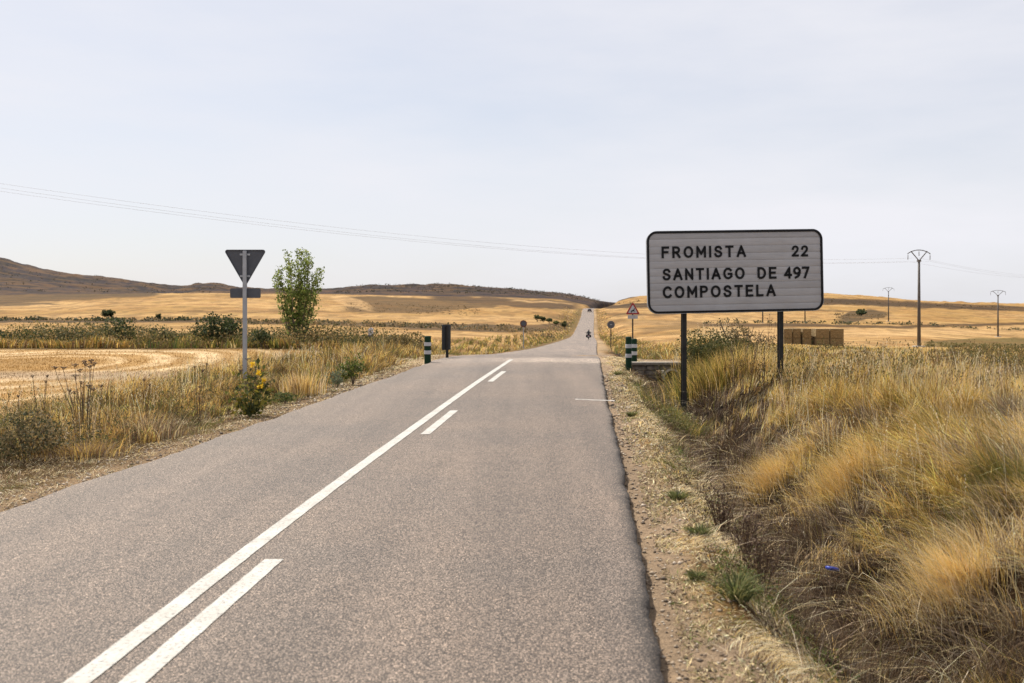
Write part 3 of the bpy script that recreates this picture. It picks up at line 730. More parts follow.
# ------------------------------------------------------------------ individual plants
def crown_leaves(name, cen, rad, n, size, cols, parent, lobes=7, mat=None, shell=.5):
    cen = np.array(cen); rad = np.array(rad)
    L = rng.normal(size=(lobes, 3)); L /= np.linalg.norm(L, axis=1)[:, None]; L *= rng.uniform(.25, .75, (lobes, 1)); L[:, 2] = np.abs(L[:, 2])*rng.choice([1, -.6], lobes)
    LR = rng.uniform(.28, .55, lobes)
    k = rng.integers(0, lobes, n)
    d = rng.normal(size=(n, 3)); d /= np.linalg.norm(d, axis=1)[:, None]
    q = L[k]+d*(LR[k]*rng.uniform(shell, 1.08, n)**.6)[:, None]
    P = cen+q*rad
    c = np.array(cols)[rng.integers(0, len(cols), n)]*rng.uniform(.7, 1.3, (n, 1))
    return leafquads(name, P, size*rng.uniform(.6, 1.3, n), c, mat or M_LEAF, parent)

GREENS = [(.055, .075, .022), (.09, .11, .03), (.13, .14, .045)]
DULL = [(.085, .09, .04), (.13, .12, .055), (.18, .15, .07)]
DARKG = [(.03, .045, .018), (.05, .065, .025), (.075, .085, .03)]
def shrub(name, px, y, w, h, cols, label, cat='shrub', group=None, n=1400, size=.06, lobes=9, stems=8):
    x = at(px, y); z = ground(x, y); o = empty(name, (x, y, z-.02)); tag(o, label, cat, group)
    m = MB()
    for i in range(stems):
        a = random.random()*6.28; q = random.uniform(.2, .8)*w/2
        m.tube([(0, 0, 0), (math.cos(a)*q*.4, math.sin(a)*q*.4, h*.4), (math.cos(a)*q, math.sin(a)*q, h*random.uniform(.6, .95))], [h*.016, h*.010, h*.004], 5)
    m.build('stem', M_BARK, o)
    crown_leaves('foliage', (0, 0, h*.52), (w*.62, w*.62, h*.52), n, size, cols, o, lobes)
    return o

HG = 'shrubs in the band beyond the near stubble field'
shrub('shrub', 24, 12.0, 1.25, .62, [(.06, .065, .03), (.13, .105, .05), (.24, .18, .09)], 'dense low grey green shrub at the left frame edge beside the asphalt', n=3800, size=.036)
shrub('shrub', 122, 53, 1.9, 1.5, DARKG, 'dark bush right of the small round tree in the weed band', group=HG, n=900, size=.16)
shrub('shrub', 8, 52, 2.6, 1.1, DARKG, 'dark low bush at the left frame edge beyond the stubble', group=HG, n=900, size=.16)
shrub('shrub', 80, 53, 3.0, 1.2, DULL, 'broad olive bush beyond the stubble below the round tree', group=HG, n=1000, size=.16)
shrub('shrub', 40, 54, 2.0, 1.05, DULL, 'low olive bush beyond the stubble near the left edge', group=HG, n=700, size=.15)
shrub('shrub', 160, 54, 2.4, 1.1, DULL, 'low olive bush beyond the stubble midway to the give way sign', group=HG, n=800, size=.15)
shrub('shrub', 211, 52, 1.7, 1.75, DARKG, 'tallest dark bush left of the give way sign post', group=HG, n=1000, size=.15)
shrub('shrub', 228, 53, 1.7, 1.6, DARKG, 'dark bush just behind the give way sign post', group=HG, n=900, size=.15)
shrub('shrub', 262, 50, 1.2, 1.0, DARKG, 'small dark bush between give way sign and poplar', group=HG, n=500, size=.13)
shrub('shrub', 402, 47, 2.8, 1.35, [(.11, .085, .035), (.15, .12, .05), (.2, .15, .06)], 'brown olive bush left of the left green bollard', group='brown bushes near the left bollard', n=1300, size=.12)
shrub('shrub', 376, 44, 1.6, .9, DULL, 'low olive bush on the left verge beyond the thistles', n=600, size=.1)
shrub('shrub', 353, 22.6, .62, .72, [(.06, .085, .02), (.10, .13, .03), (.16, .17, .04)], 'dark leafy green weed bush at left asphalt edge right of the poplar', 'weed', n=700, size=.06)
shrub('shrub', 337, 22.0, .55, .42, [(.12, .14, .08), (.16, .17, .10)], 'grey green low weed beside the leafy weed bush', 'weed', n=500, size=.05)
shrub('shrub', 286, 18.6, .55, .30, GREENS, 'low green weed on the left shoulder between the give way sign and the leafy bush', 'weed', n=450, size=.045)
shrub('shrub', 100, 13.1, .40, .22, GREENS, 'small green weed at the left asphalt edge below the dead umbels', 'weed', n=350, size=.035)
shrub('shrub', 694, 27.0, 1.2, 1.3, [(.09, .085, .03), (.14, .12, .045), (.06, .065, .02)], 'olive bush behind the left post of the big sign', n=1300, size=.06)
shrub('shrub', 718, 25.5, 1.7, 1.3, [(.08, .08, .025), (.13, .115, .04), (.05, .06, .02)], 'big olive bush under the big sign right of its left post', n=4200, size=.06)
shrub('shrub', 742, 27, 1.7, 1.55, [(.12, .09, .04), (.19, .14, .065), (.08, .07, .03)], 'brownish dry bush under the middle of the big sign', n=3600, size=.055)
shrub('shrub', 672, 17.2, .75, .62, [(.10, .11, .035), (.16, .155, .05), (.22, .19, .08)], 'green weed clump on the shoulder in front of the big sign left post', 'weed', n=1100, size=.04)
shrub('shrub', 862, 362, 5, 2.4, DARKG, 'dark bush on the rocky bank above the straw bales', n=500, size=.8)

# small green weeds on the right shoulder
WG = 'small green weeds on the right shoulder'
for i, (px, v, w, lb) in enumerate([(735, 603, .22, 'lowest and largest green weed on the right shoulder'), (738, 580, .16, 'green weed just above the lowest one on the right shoulder'),
        (697, 588, .10, 'tiny green weed on bare soil near the asphalt, bottom right'), (678, 508, .15, 'green weed on the shoulder level with the ditch bend'),
        (700, 545, .16, 'green weed between the tiny weed and the ditch stalks'), (708, 488, .14, 'leafy green weed at the ditch edge beside brown stalks'),
        (632, 420, .14, 'green weed on the shoulder nearest the transverse road mark'), (618, 378, .18, 'far green weed on the shoulder before the right bollards')]):
    y = (EYE+.15)*F/(v-HZ); x = at(px, y); z = ground(x, y); o = empty('green_weed', (x, y, z)); tag(o, lb, 'weed', WG)
    m = 200; w *= 1.2
    a = rng.uniform(0, 6.28, m); rr = rng.uniform(0, w*.35, m)
    blades('leaf', np.stack([np.cos(a)*rr, np.sin(a)*rr, np.zeros(m)], 1), rng.uniform(.5, 1.1, m)*w*.8, rng.uniform(.008, .016, m), a, rng.uniform(.4, 1.2, m),
           np.array([(.07, .085, .03), (.11, .125, .04), (.17, .16, .06)])[rng.integers(0, 3, m)]*rng.uniform(.8, 1.3, (m, 1)), M_LEAF, o)

# grass tussocks standing out
def tussock(px, y, h, w, cols, lb, n=1500, bend=(.3, 1.1), grp=None, wd=.0035):
    x = at(px, y); z = ground(x, y); o = empty('grass_tussock', (x, y, z)); tag(o, lb, 'grass tuft', grp)
    a = rng.uniform(0, 6.28, n); rr = np.abs(rng.normal(0, .8, n))*w/2*(.6+.8*vnoise(np.cos(a)*1.7+px, np.sin(a)*1.7+y, 7))
    X_ = np.cos(a)*rr*1.35; Y_ = np.sin(a)*rr; P = np.stack([X_, Y_, ter(x+X_, y+Y_)-z], 1)
    if px > 700 and y < 18: a = np.pi*.95+(a-np.pi)*.42+1.2*(fbm((x+X_)/.3, (y+Y_)/.3, 8)-.5)
    h = h*(.65+.7*fbm((x+X_)/.25, (y+Y_)/.25, 9))
    blades('blades', P, rng.uniform(.5, 1.1, n)*h, rng.uniform(.7, 1.4, n)*wd, a+rng.normal(0, .5, n), rng.uniform(*bend, n), pick(n, **cols), M_GRASS, o)
tussock(862, 6.3, .30, .40, dict(gold=5, straw=4, pale=1), 'isolated golden grass tuft low in the ditch at bottom right', 1300)
tussock(915, 5.6, .26, .35, dict(gold=3, straw=3, grey=3), 'pale tuft beside the isolated golden one at the bottom edge', 900)
tussock(1035, 5.6, .75, .45, dict(gold=3, olive=3, amber=3), 'large nearest tuft cut by the right frame edge', 2600)
tussock(1003, 9.4, .55, .75, dict(olive=5, green=3, dark=3), 'dark green tuft in the golden grass at the right frame edge', 2600, (.2, .9))
tussock(960, 8.2, .60, .6, dict(gold=5, straw=4, pale=1), 'big bright golden tuft leaning over the ditch on the right', 2200)
tussock(850, 12.6, .62, .9, dict(gold=5, straw=4, amber=2), 'bright golden grass mound across the ditch centre right', 2400)
tussock(775, 14.5, .55, .7, dict(gold=5, straw=4, amber=2), 'golden grass mound at the ditch rim below the sign', 1800)
tussock(700, 29.5, 1.1, .6, dict(gold=4, straw=5, amber=2), 'straw coloured tall tuft behind the dark olive bush below the sign', 1000, (.05, .5), wd=.015)
tussock(712, 30, 1.35, .7, dict(pale=4, straw=5), 'pale feathery tall tuft under the left half of the big sign', 1300, (.05, .5), wd=.014)
tussock(697, 24.2, 1.0, .8, dict(olive=4, gold=2, green=2, brown=1), 'olive grass clump just right of the big sign left post', 1500, (.1, .7), wd=.009)
tussock(724, 23.6, 1.05, .9, dict(olive=4, gold=2, brown=2), 'olive brown grass clump under the centre of the big sign', 1700, (.1, .7), wd=.009)
tussock(755, 23.4, .95, .8, dict(straw=4, gold=3, olive=2), 'straw coloured grass clump left of the big sign right post', 1400, (.1, .7), wd=.009)
tussock(672, 20.2, .55, .8, dict(olive=5, green=3, gold=2), 'low green grass clump on the shoulder just before the big sign left post', 1300, (.2, .9), wd=.007)
tussock(300, 20.5, .62, .5, dict(straw=4, gold=3, brown=2), 'straw tuft on the left verge in front of the poplar', 700, (.05, .5), wd=.01)
tussock(150, 14.2, .45, .6, dict(brown=4, straw=2, grey=2), 'brown tuft on the left verge right of the dead umbels', 900, (.2, .9), wd=.006)
tussock(85, 12.4, .32, .5, dict(gold=3, brown=4, grey=2), 'low brown tuft under the dead umbel stalks', 900, (.3, 1.), wd=.005)

# ---- dead umbel plants: stalks with flat seed heads
M_STALK = simple('dead_stalk', (.085, .05, .03), .9, 0, .3, 20)
def umbel_plant(px, y, heads, lb, grp, droop=.1, r0=.0058, head=.05, mat=None):
    x = at(px, y); z = ground(x, y); o = empty('dead_umbel_plant', (x, y, z)); tag(o, lb, 'dried plant', grp)
    st = MB()
    for i, (hx, h) in enumerate(heads):
        hx = (hx-px)/F*y; hz = (EYE-(h-HZ)*y/F)-z
        hy = random.uniform(-.12, .12)
        mid = (hx*.35+random.uniform(-.02, .02), hy*.4, hz*.5)
        st.tube([(hx*.12, hy*.1, 0), mid, (hx*.85, hy*.9, hz*.85), (hx, hy, hz)], [r0, r0*.8, r0*.55, r0*.5], 5)
        hd = MB()
        for k in range(9):
            a = k*2.4; q = head*random.uniform(.3, 1)*(.3 if k == 0 else 1)
            tip = (hx+math.cos(a)*q, hy+math.sin(a)*q, hz+.03+random.uniform(-.008, .01))
            hd.tube([(hx, hy, hz-.005), tip], [.002, .002], 4); hd.ball(tip, head*.22, 6, (1, 1, .5))
        hd.build('seed_head', M_STALK, o)
    st.build('stem', M_STALK, o)
UG = 'dead umbel plants on the left verge'
umbel_plant(80, 13.6, [(56, 369), (66, 369), (73, 367)], 'left member of the tall dead umbel clump on the left verge', UG)
umbel_plant(83, 13.4, [(82, 364), (80, 372), (85, 366), (91, 366), (72, 378)], 'middle and tallest member of the dead umbel clump', UG, r0=.006)
umbel_plant(88, 13.2, [(93, 362), (90, 368), (88, 388), (97, 390)], 'right member of the tall dead umbel clump on the left verge', UG)
umbel_plant(78, 13.0, [(70, 392), (74, 394), (81, 384)], 'low front member of the dead umbel clump', UG, head=.035)
umbel_plant(40, 13.0, [(44, 378), (47, 383), (37, 377)], 'thin dead umbel plant between the clump and the low shrub', UG, head=.03)
umbel_plant(22, 12.8, [(22, 397)], 'single low dead umbel left of all the others', UG, head=.03)
umbel_plant(100, 13.4, [(99, 388)], 'single short dead umbel right of the clump', UG, head=.03)
umbel_plant(199, 15.6, [(196, 368), (203, 372), (201, 388), (205, 366)], 'dead branching stalk midway between the umbel clump and the give way sign', UG, head=.03)
umbel_plant(146, 15, [(146, 381), (150, 386)], 'small pale dead umbel on the verge at the field edge', UG, head=.025)
umbel_plant(249, 17.0, [(246, 361), (240, 372)], 'dark dead seed heads crossing the give way sign post', UG, head=.055)
TG = 'dark dried thistles on the right verge'
def thistle(px, y, h, lb, grp=TG, n=9, dark=M_STALK, wide=.28):
    x = at(px, y); z = ground(x, y); o = empty('dried_thistle', (x, y, z-.02)); tag(o, lb, 'dried plant', grp)
    st = MB(); P = []; k_ = 1+.02*y
    for i in range(n):
        a = random.random()*6.28; q = random.uniform(.03, wide)*h; t = random.uniform(.5, 1)
        tip = (math.cos(a)*q, math.sin(a)*q, h*t); b0 = (math.cos(a)*q*.25, math.sin(a)*q*.25, 0)
        st.tube([b0, (tip[0]*.5+random.gauss(0, .01), tip[1]*.5, h*t*.5), tip], [.0032*k_, .0026*k_, .0016*k_], 4)
        for k in range(5):
            f = random.uniform(.35, .95); b = random.random()*6.28; L = random.uniform(.04, .12)*h
            s0 = (tip[0]*f, tip[1]*f, h*t*f); e = (s0[0]+math.cos(b)*L, s0[1]+math.sin(b)*L, s0[2]+L*random.uniform(.3, 1.3))
            st.tube([s0, e], [.0016*k_, .001*k_], 4); P += [e, s0]
            P.append(tuple(np.array(e)+rng.normal(size=3)*.01))
        hd = MB(); hd.ball(tip, .007*k_, 6, (1, 1, 1.5)); hd.build('seed_head', dark, o)
    st.build('stem', dark, o)
    P = np.array(P)
    leafquads('dead_leaves', P, rng.uniform(.012, .03, len(P))*k_, np.array([(.12, .075, .045), (.2, .13, .07), (.08, .05, .035)])[rng.integers(0, 3, len(P))], M_TWIG, o)
thistle(746, 21.5, 1.35, 'tall dark thistle in front of the brownish bush below the sign')
thistle(736, 22.5, 1.15, 'dark thistle left of the tallest one below the sign')
thistle(764, 21.5, .95, 'low dark thistle beside the sign right post')
thistle(768, 26.0, 1.6, 'thin tall stalk rising just left of the sign right post')
thistle(850, 17.5, .75, 'dark thistle in the grass right of the sign')
thistle(948, 16.5, .75, 'small dark thistle in the grass right of the power pole')
thistle(1015, 19, .9, 'dark thistle in the grass at the right frame edge')
DG = 'brown dead stalks in the ditch'
for px, y, h, lb in ((745, 8.0, .55, 'left brown dead stalk cluster rising from the ditch slope'), (760, 7.6, .5, 'middle brown dead stalk cluster on the ditch slope'), (722, 8.6, .5, 'brown dead stalks nearest the shoulder weeds'), (770, 9.3, .42, 'short brown stalks behind the ditch slope clusters'), (845, 8.6, .4, 'brown stalks in the ditch right of the blue litter')):
    thistle(px, y, h, lb, DG, 22, wide=.4)

# yellow flowering plant beside the give way sign
def sunflower_weed():
    px, y = 250, 16.4; x = at(px, y); z = ground(x, y); o = empty('yellow_flowering_plant', (x, y, z))
    tag(o, 'leafy plant with yellow flowers at the foot of the give way sign', 'flowering plant')
    st = MB(); P = []
    tips = [(255, 360), (263, 372), (264, 385), (244, 373), (236, 386), (274, 390), (252, 376), (229, 394), (268, 380)]
    for tx, tv in tips:
        tp = ((tx-px)/F*y, random.uniform(-.15, .15), EYE-(tv-HZ)*y/F-z)
        st.tube([(0, 0, 0), (tp[0]*.4, tp[1]*.4, tp[2]*.5), tp], [.010, .007, .004], 6)
        for k in range(48):
            t = random.uniform(.1, 1); P.append((tp[0]*t+random.gauss(0, .085), tp[1]*t+random.gauss(0, .08), tp[2]*t))
    st.build('stem', simple('green_stem', (.10, .12, .04), .7), o)
    P = np.array(P); n = len(P)
    leafquads('foliage', P, rng.uniform(.05, .12, n), np.array([(.05, .06, .02), (.09, .10, .025), (.2, .17, .03)])[rng.integers(0, 3, n)], M_LEAF, o)
    for tx, tv in ((263, 385), (261, 372), (255, 364), (266, 379)):
        c = ((tx-px)/F*y, -.16, EYE-(tv-HZ)*y/F-z); q = np.clip(rng.normal(size=(26, 3)), -1.3, 1.3)*.026+np.array(c)
        leafquads('petals', q, rng.uniform(.03, .06, 26), np.tile((.75, .50, .03), (26, 1)), M_LEAF, o)
sunflower_weed()

# ------------------------------------------------------------------ trees
def poplar():
    px, y = 298, 54; x = at(px, y); z = ground(x, y); o = empty('poplar_tree', (x, y, z-.05))
    tag(o, 'slender green multi stemmed poplar standing alone at the far edge of the stubble field', 'tree')
    H = EYE-(248-HZ)*y/F-z
    tr = MB(); P = []; S = []; C = []
    stems = [(-1.12, .74), (1.1, .8), (-.95, .80), (-.62, .97), (-.30, .86), (-.08, 1.0), (.16, .93), (.38, 1.0), (.66, .90), (.95, .74), (-.45, .6), (.55, .62), (.1, .75)]
    for dx, hh in stems:
        dy = random.uniform(-.7, .7); h = H*hh
        pts = []
        for k in range(7):
            t = k/6; pts.append((dx*(.18+.82*t**.8)+random.uniform(-.05, .05), dy*t**.8, h*t))
        tr.tube(pts, [.055*(1-.88*k/6)*(.7+.3*hh) for k in range(7)], 6)
        for k in range(215):
            t = random.uniform(.10, 1.0)**.8; i = min(5, int(t*6)); u = t*6-i
            b = Vector(pts[i]).lerp(Vector(pts[i+1]), u)
            q = .30*(1-.62*abs(t-.55))*random.random()**.5; a = random.random()*6.28
            if t < .35 and random.random() < .55: continue
            c = b+Vector((math.cos(a)*q, math.sin(a)*q, random.uniform(-.1, .16)))
            if k % 5 == 0: tr.tube([b, c], [.008, .004], 4)
            cc = random.choice([(.19, .24, .05), (.25, .31, .07), (.35, .39, .11), (.11, .14, .035)])
            for _ in range(3):
                P.append(tuple(c+Vector([random.gauss(0, .05) for _ in range(3)]))); S.append(random.uniform(.075, .14)); C.append(cc)
    tr.build('trunk', M_BARK, o, smooth=True)
    leafquads('crown', np.array(P), np.array(S), np.array(C)*1.0, M_LEAF, o, aspect=.75)
poplar()
def tree(px, y, h, w, lb, grp, n=700, trunk=.3, cols=DARKG, size=None):
    x = at(px, y); z = ground(x, y); o = empty('small_tree', (x, y, z-.05)); tag(o, lb, 'tree', grp)
    tr = MB(); tr.tube([(0, 0, 0), (.03*w, 0, h*trunk), (0, 0, h*.7)], [w*.05, w*.04, w*.015], 7)
    for i in range(7):
        a = i*.9+random.random(); tr.tube([(0, 0, h*(trunk*.8+.05*i)), (math.cos(a)*w*.33, math.sin(a)*w*.33, h*(trunk+.1+.06*i))], [w*.025, w*.008], 5)
    tr.build('trunk', M_BARK, o)
    crown_leaves('crown', (0, 0, h*(trunk+1)/2), (w*.55, w*.55, h*(1-trunk)*.55), n, size or w*.11, cols, o, 18, shell=.2)
FG = 'small round trees on the far golden field'
tree(108, 250, 3.1, 2.9, 'larger round dark tree on the far golden field at left', FG, 2600, .25)
tree(158.5, 245, 2.1, 1.5, 'smaller round tree right of the larger one on the far golden field', FG, 1400, .25)
RG = 'dark trees beside the far road on the left'
for px, hh, ww, lb in ((537, 2.6, 3.0, 'leftmost and tallest dark tree left of the far road'), (543, 2.0, 2.2, 'second dark tree from the left beside the far road'), (549, 1.7, 2.4, 'third dark tree from the left beside the far road'),
                      (556, 1.6, 2.0, 'fourth paler small tree beside the far road'), (564, 2.1, 2.6, 'rightmost dark tree, nearest the far road')):
    tree(px, 305, hh, ww, lb, RG, 260, .12, GREENS if 'paler' in lb else DARKG, .5)

# ------------------------------------------------------------------ big direction sign
def rrect(w, h, r, n=8):
    p = []
    for cx, cz, a0 in ((w/2-r, h/2-r, 0), (-w/2+r, h/2-r, 90), (-w/2+r, -h/2+r, 180), (w/2-r, -h/2+r, 270)):
        for k in range(n+1):
            a = R(a0+90*k/n); p.append((cx+r*math.cos(a), cz+r*math.sin(a)))
    return p
def sign():
    y = 22.5; S = y/F; cx = 735.3; cv = 271.2
    X = at(cx, y); o = empty('direction_sign', (X, y, EYE-(cv-HZ)*S-0.0), R(5))
    tag(o, 'large white direction board with black lettering on two posts right of the road', 'road sign')
    W = 179.4*S; H = 81.6*S; tilt = Matrix.Rotation(R(-1.15), 4, 'Y')
    def fin(ob): ob.data.transform(tilt); return ob
    # slats
    m, n, b = nt('sign_slats')
    a = N(n, 'ShaderNodeAttribute', attribute_name='tint').outputs['Color']
    mp = N(n, 'ShaderNodeMapping'); n.links.new(geo(n), mp.inputs[0]); mp.inputs['Scale'].default_value = (1, 1, 14)
    f = noise(n, 2.5, 5, .7, mp.outputs[0]); c = mixc(n, 1, a, ramp(n, f, [(.3, (.86, .86, .88)), (.7, (1.08, 1.07, 1.06))]), 'MULTIPLY')
    g = noise(n, 1.2, 5, .6, geo(n)); c = mixc(n, 1, c, ramp(n, g, [(.35, (.9, .88, .87)), (.65, (1.03, 1.03, 1.04))]), 'MULTIPLY')
    n.links.new(c, b.inputs['Base Color']); b.inputs['Roughness'].default_value = .42; b.inputs['Specular IOR Level'].default_value = .6
    rr = .22; ns = 11; V = []; Fc = []; C = []
    iw, ih = W-.03, H-.03
    def hw(z):
        d = abs(z)-(ih/2-rr)
        return iw/2 if d <= 0 else iw/2-rr+math.sqrt(max(0, rr*rr-d*d))
    for k in range(ns):
        z0 = -ih/2+ih*k/ns+.0015; z1 = -ih/2+ih*(k+1)/ns-.0015
        t = random.uniform(-.004, .004); shade = random.uniform(.345, .42); base = len(V)
        zs = np.linspace(z0, z1, 7)
        for i, z in enumerate(zs):
            u = i/6; yy = -.005*math.sin(math.pi*u)**.5 + t*(u-.5)*1.2 - .027
            w = hw(float(z)); V += [(-w, yy, z), (w, yy, z)]; C += [(shade, shade*.985, shade*.99)]*2
        # back face strip
        for i in range(6):
            q = base+2*i; Fc.append((q, q+1, q+3, q+2))
    me = bpy.data.meshes.new('board'); me.from_pydata(V, [], Fc)
    at_ = me.color_attributes.new('tint', 'FLOAT_COLOR', 'POINT')
    for i, c_ in enumerate(C): at_.data[i].color = (*c_, 1)
    fin(link('face_slats', me, m, o))
    mb = MB(); mb.prism(rrect(W-.02, H-.02, .22), -.012, .03); fin(mb.build('backing', M_BACK, o))
    # black rim
    A = rrect(W, H, .23, 10); B = rrect(W-.098, H-.098, .18, 10); k = len(A); rim = MB()
    vs = [(x, -.046, z) for x, z in A]+[(x, -.046, z) for x, z in B]+[(x, .0, z) for x, z in A]+[(x, -.02, z) for x, z in B]
    fs = []
    for i in range(k):
        j = (i+1) % k; fs += [(i, j, k+j, k+i), (i, 2*k+i, 2*k+j, j), (k+i, k+j, 3*k+j, 3*k+i)]
    rim.add(vs, fs); fin(rim.build('rim', M_BLACK, o))
    A2 = rrect(W+.018, H+.018, .24, 10); tr = MB()
    vs = [(x, -.040, z) for x, z in A]+[(x, -.040, z) for x, z in A2]+[(x, .03, z) for x, z in A2]+[(x, .03, z) for x, z in A]; fs = []
    for i in range(k):
        j = (i+1) % k; fs += [(i, j, k+j, k+i), (k+i, k+j, 2*k+j, 2*k+i), (2*k+i, 2*k+j, 3*k+j, 3*k+i)]
    tr.add(vs, fs); fin(tr.build('edge_trim', M_STEEL, o))
    # writing: px boxes measured on the board
    arc = lambda cx_, cz_, rx, rz, a0, a1, n=14: [(cx_+rx*math.cos(R(a0+(a1-a0)*k/n)), cz_+rz*math.sin(R(a0+(a1-a0)*k/n))) for k in range(n+1)]
    def smooth(p):
        out = []
        for i in range(len(p)-1):
            a, b, c, d_ = p[max(i-1, 0)], p[i], p[i+1], p[min(i+2, len(p)-1)]
            for k in range(4):
                t = k/4; out.append(tuple(.5*(2*b[j]+(c[j]-a[j])*t+(2*a[j]-5*b[j]+4*c[j]-d_[j])*t*t+(3*b[j]-a[j]-3*c[j]+d_[j])*t**3) for j in (0, 1)))
        return out+[p[-1]]
    LET = {
     'F': (.58, [[(0, 0), (0, 1), (.58, 1)], [(0, .52), (.5, .52)]]), 'E': (.58, [[(.58, 0), (0, 0), (0, 1), (.58, 1)], [(0, .52), (.5, .52)]]),
     'L': (.54, [[(0, 1), (0, 0), (.54, 0)]]), 'I': (0, [[(0, 0), (0, 1)]]), 'T': (.66, [[(.33, 0), (.33, 1)], [(0, 1), (.66, 1)]]),
     'N': (.64, [[(0, 0), (0, 1), (.64, 0), (.64, 1)]]), 'M': (.80, [[(0, 0), (0, 1), (.40, .30), (.80, 1), (.80, 0)]]),
     'A': (.76, [[(0, 0), (.38, 1), (.76, 0)], [(.13, .32), (.63, .32)]]),
     'O': (.80, [arc(.40, .5, .40, .5, 0, 360, 28)]), 'C': (.70, [arc(.40, .5, .40, .5, 42, 318, 22)]),
     'G': (.76, [arc(.40, .5, .40, .5, 42, 325, 22)+[(.76, .22), (.76, .46), (.46, .46)]]),
     'D': (.68, [[(0, 0), (0, 1), (.26, 1)]+arc(.26, .5, .42, .5, 90, -90, 16)+[(0, 0)]]),
     'P': (.60, [[(0, 0), (0, 1), (.34, 1)]+arc(.34, .74, .26, .26, 90, -90, 10)+[(0, .48)]]),
     'R': (.64, [[(0, 0), (0, 1), (.34, 1)]+arc(.34, .74, .26, .26, 90, -90, 10)+[(0, .48)], [(.32, .48), (.64, 0)]]),
     'S': (.62, [smooth([(.60, .80), (.50, .95), (.32, 1), (.11, .93), (.03, .75), (.11, .60), (.32, .52), (.52, .43), (.62, .26), (.52, .07), (.31, 0), (.10, .05), (0, .22)])]),
     '2': (.58, [smooth([(.02, .74), (.10, .93), (.30, 1), (.50, .93), (.57, .74), (.50, .53), (.25, .25), (0, 0)])+[(.58, 0)]]),
     '4': (.64, [[(.46, 0), (.46, 1), (0, .26), (.64, .26)]]), '7': (.58, [[(0, 1), (.58, 1), (.20, 0)]]),
     '9': (.60, [arc(.30, .70, .29, .30, 0, 360, 22), smooth([(.59, .70), (.57, .42), (.44, .16), (.16, 0)])])}
    def word(txt, x0, x1, vt, vb, tr=0):
        th = .20; Hc = (vb-vt)*S; ch = Hc*(1-th*.9); V = []; Fc = []
        ws = [LET[c][0] for c in txt]; k = 1.0
        tot = (x1-x0)*S-Hc*th; gap = (tot-sum(ws)*ch)/max(1, len(txt)-1)
        if gap < Hc*th*1.35: k = (tot-Hc*th*1.35*(len(txt)-1))/(sum(ws)*ch); gap = Hc*th*1.35
        X0 = (x0-cx)*S+Hc*th/2; Z0 = (cv-vb)*S+Hc*th*.45; r_ = Hc*th/2
        for c, w_ in zip(txt, ws):
            V = []; Fc = []
            for line in LET[c][1]:
                P = [Vector((X0+a*ch*k, Z0+b*ch)) for a, b in line]
                if len(P) > 1 and (P[0]-P[-1]).length > r_*.5:
                    P[0] = P[0]-(P[1]-P[0]).normalized()*r_*.93; P[-1] = P[-1]+(P[-1]-P[-2]).normalized()*r_*.93
                for i in range(len(P)-1):
                    a, b = P[i], P[i+1]; d_ = (b-a); 
                    if d_.length < 1e-6: continue
                    d_.normalize(); nn = Vector((-d_.y, d_.x))*r_; ea = d_*(r_ if i == 0 and len(P) < 8 else 0)*.0; base = len(V)
                    V += [(q.x, -.0445, q.y) for q in (a-nn, b-nn, b+nn, a+nn)]; Fc.append((base, base+1, base+2, base+3))
                for i in range(1, len(P)-1):
                    base = len(V); u = (P[i]-P[i-1]).normalized(); v_ = (P[i+1]-P[i]).normalized()
                    if (u-v_).length < .5:
                        m8 = 8; V += [(P[i].x+r_*math.cos(6.283*j/m8), -.0444, P[i].y+r_*math.sin(6.283*j/m8)) for j in range(m8)]; Fc.append(tuple(range(base, base+m8)))
                    else:   # mitred corner
                        s_ = 1 if u.x*v_.y-u.y*v_.x < 0 else -1
                        n1 = Vector((-u.y, u.x))*r_*s_; n2 = Vector((-v_.y, v_.x))*r_*s_; bis = (n1+n2); L = min(2.2*r_, r_*r_*2/max(1e-6, bis.length))
                        tip = P[i]+bis.normalized()*min(L, 1.45*r_)
                        V += [(q.x, -.0444, q.y) for q in (P[i], P[i]+n1, tip, P[i]+n2)]; Fc.append((base, base+1, base+2, base+3))
            X0 += w_*ch*k+gap
            me = bpy.data.meshes.new('letter'); me.from_pydata(V, [], Fc); fin(link('letter', me, M_BLACK, o))
    def fl(x, v): return v+(x-cx)*.0205
    def W_(t, x0, x1, vt, vb, tr=1.12): m_ = (x0+x1)/2; word(t, x0, x1, fl(m_, vt), fl(m_, vb), tr)
    W_('FROMISTA', 660.2, 746, 246.2, 257.8, 1.2); W_('22', 793, 810, 245.2, 256.2)
    W_('SANTIAGO', 660.8, 744.3, 268.2, 279.8, 1.2); W_('DE', 757.4, 777, 267, 278.7, 1.15); W_('497', 784.6, 811, 266.6, 278.3, 1.1)
    W_('COMPOSTELA', 660.6, 775.8, 285.4, 297.2, 1.2)
    for pxx in (684, 783.2):
        lx = (pxx-cx)*S; p = MB(); w = .05; zt = H/2-.12; zb = ground(X+lx, y+lx*math.sin(R(5)))-o.location.z-.3
        p.box(lx-w, lx+w, .034, .040+.0, zb, zt); p.box(lx-w, lx+w, .16, .166, zb, zt); p.box(lx-.008, lx+.008, .040, .16, zb, zt)
        p.box(lx-w, lx-w+.006, .034, .06, zb, zt)
        po = p.build('post', M_DARKSTEEL, o)
        for zz in (-.5, 0, .5):
            c_ = MB(); c_.box(lx-.09, lx+.09, .031, .0335, zz-.03, zz+.03); c_.build('bracket', M_STEEL, po)
sign()

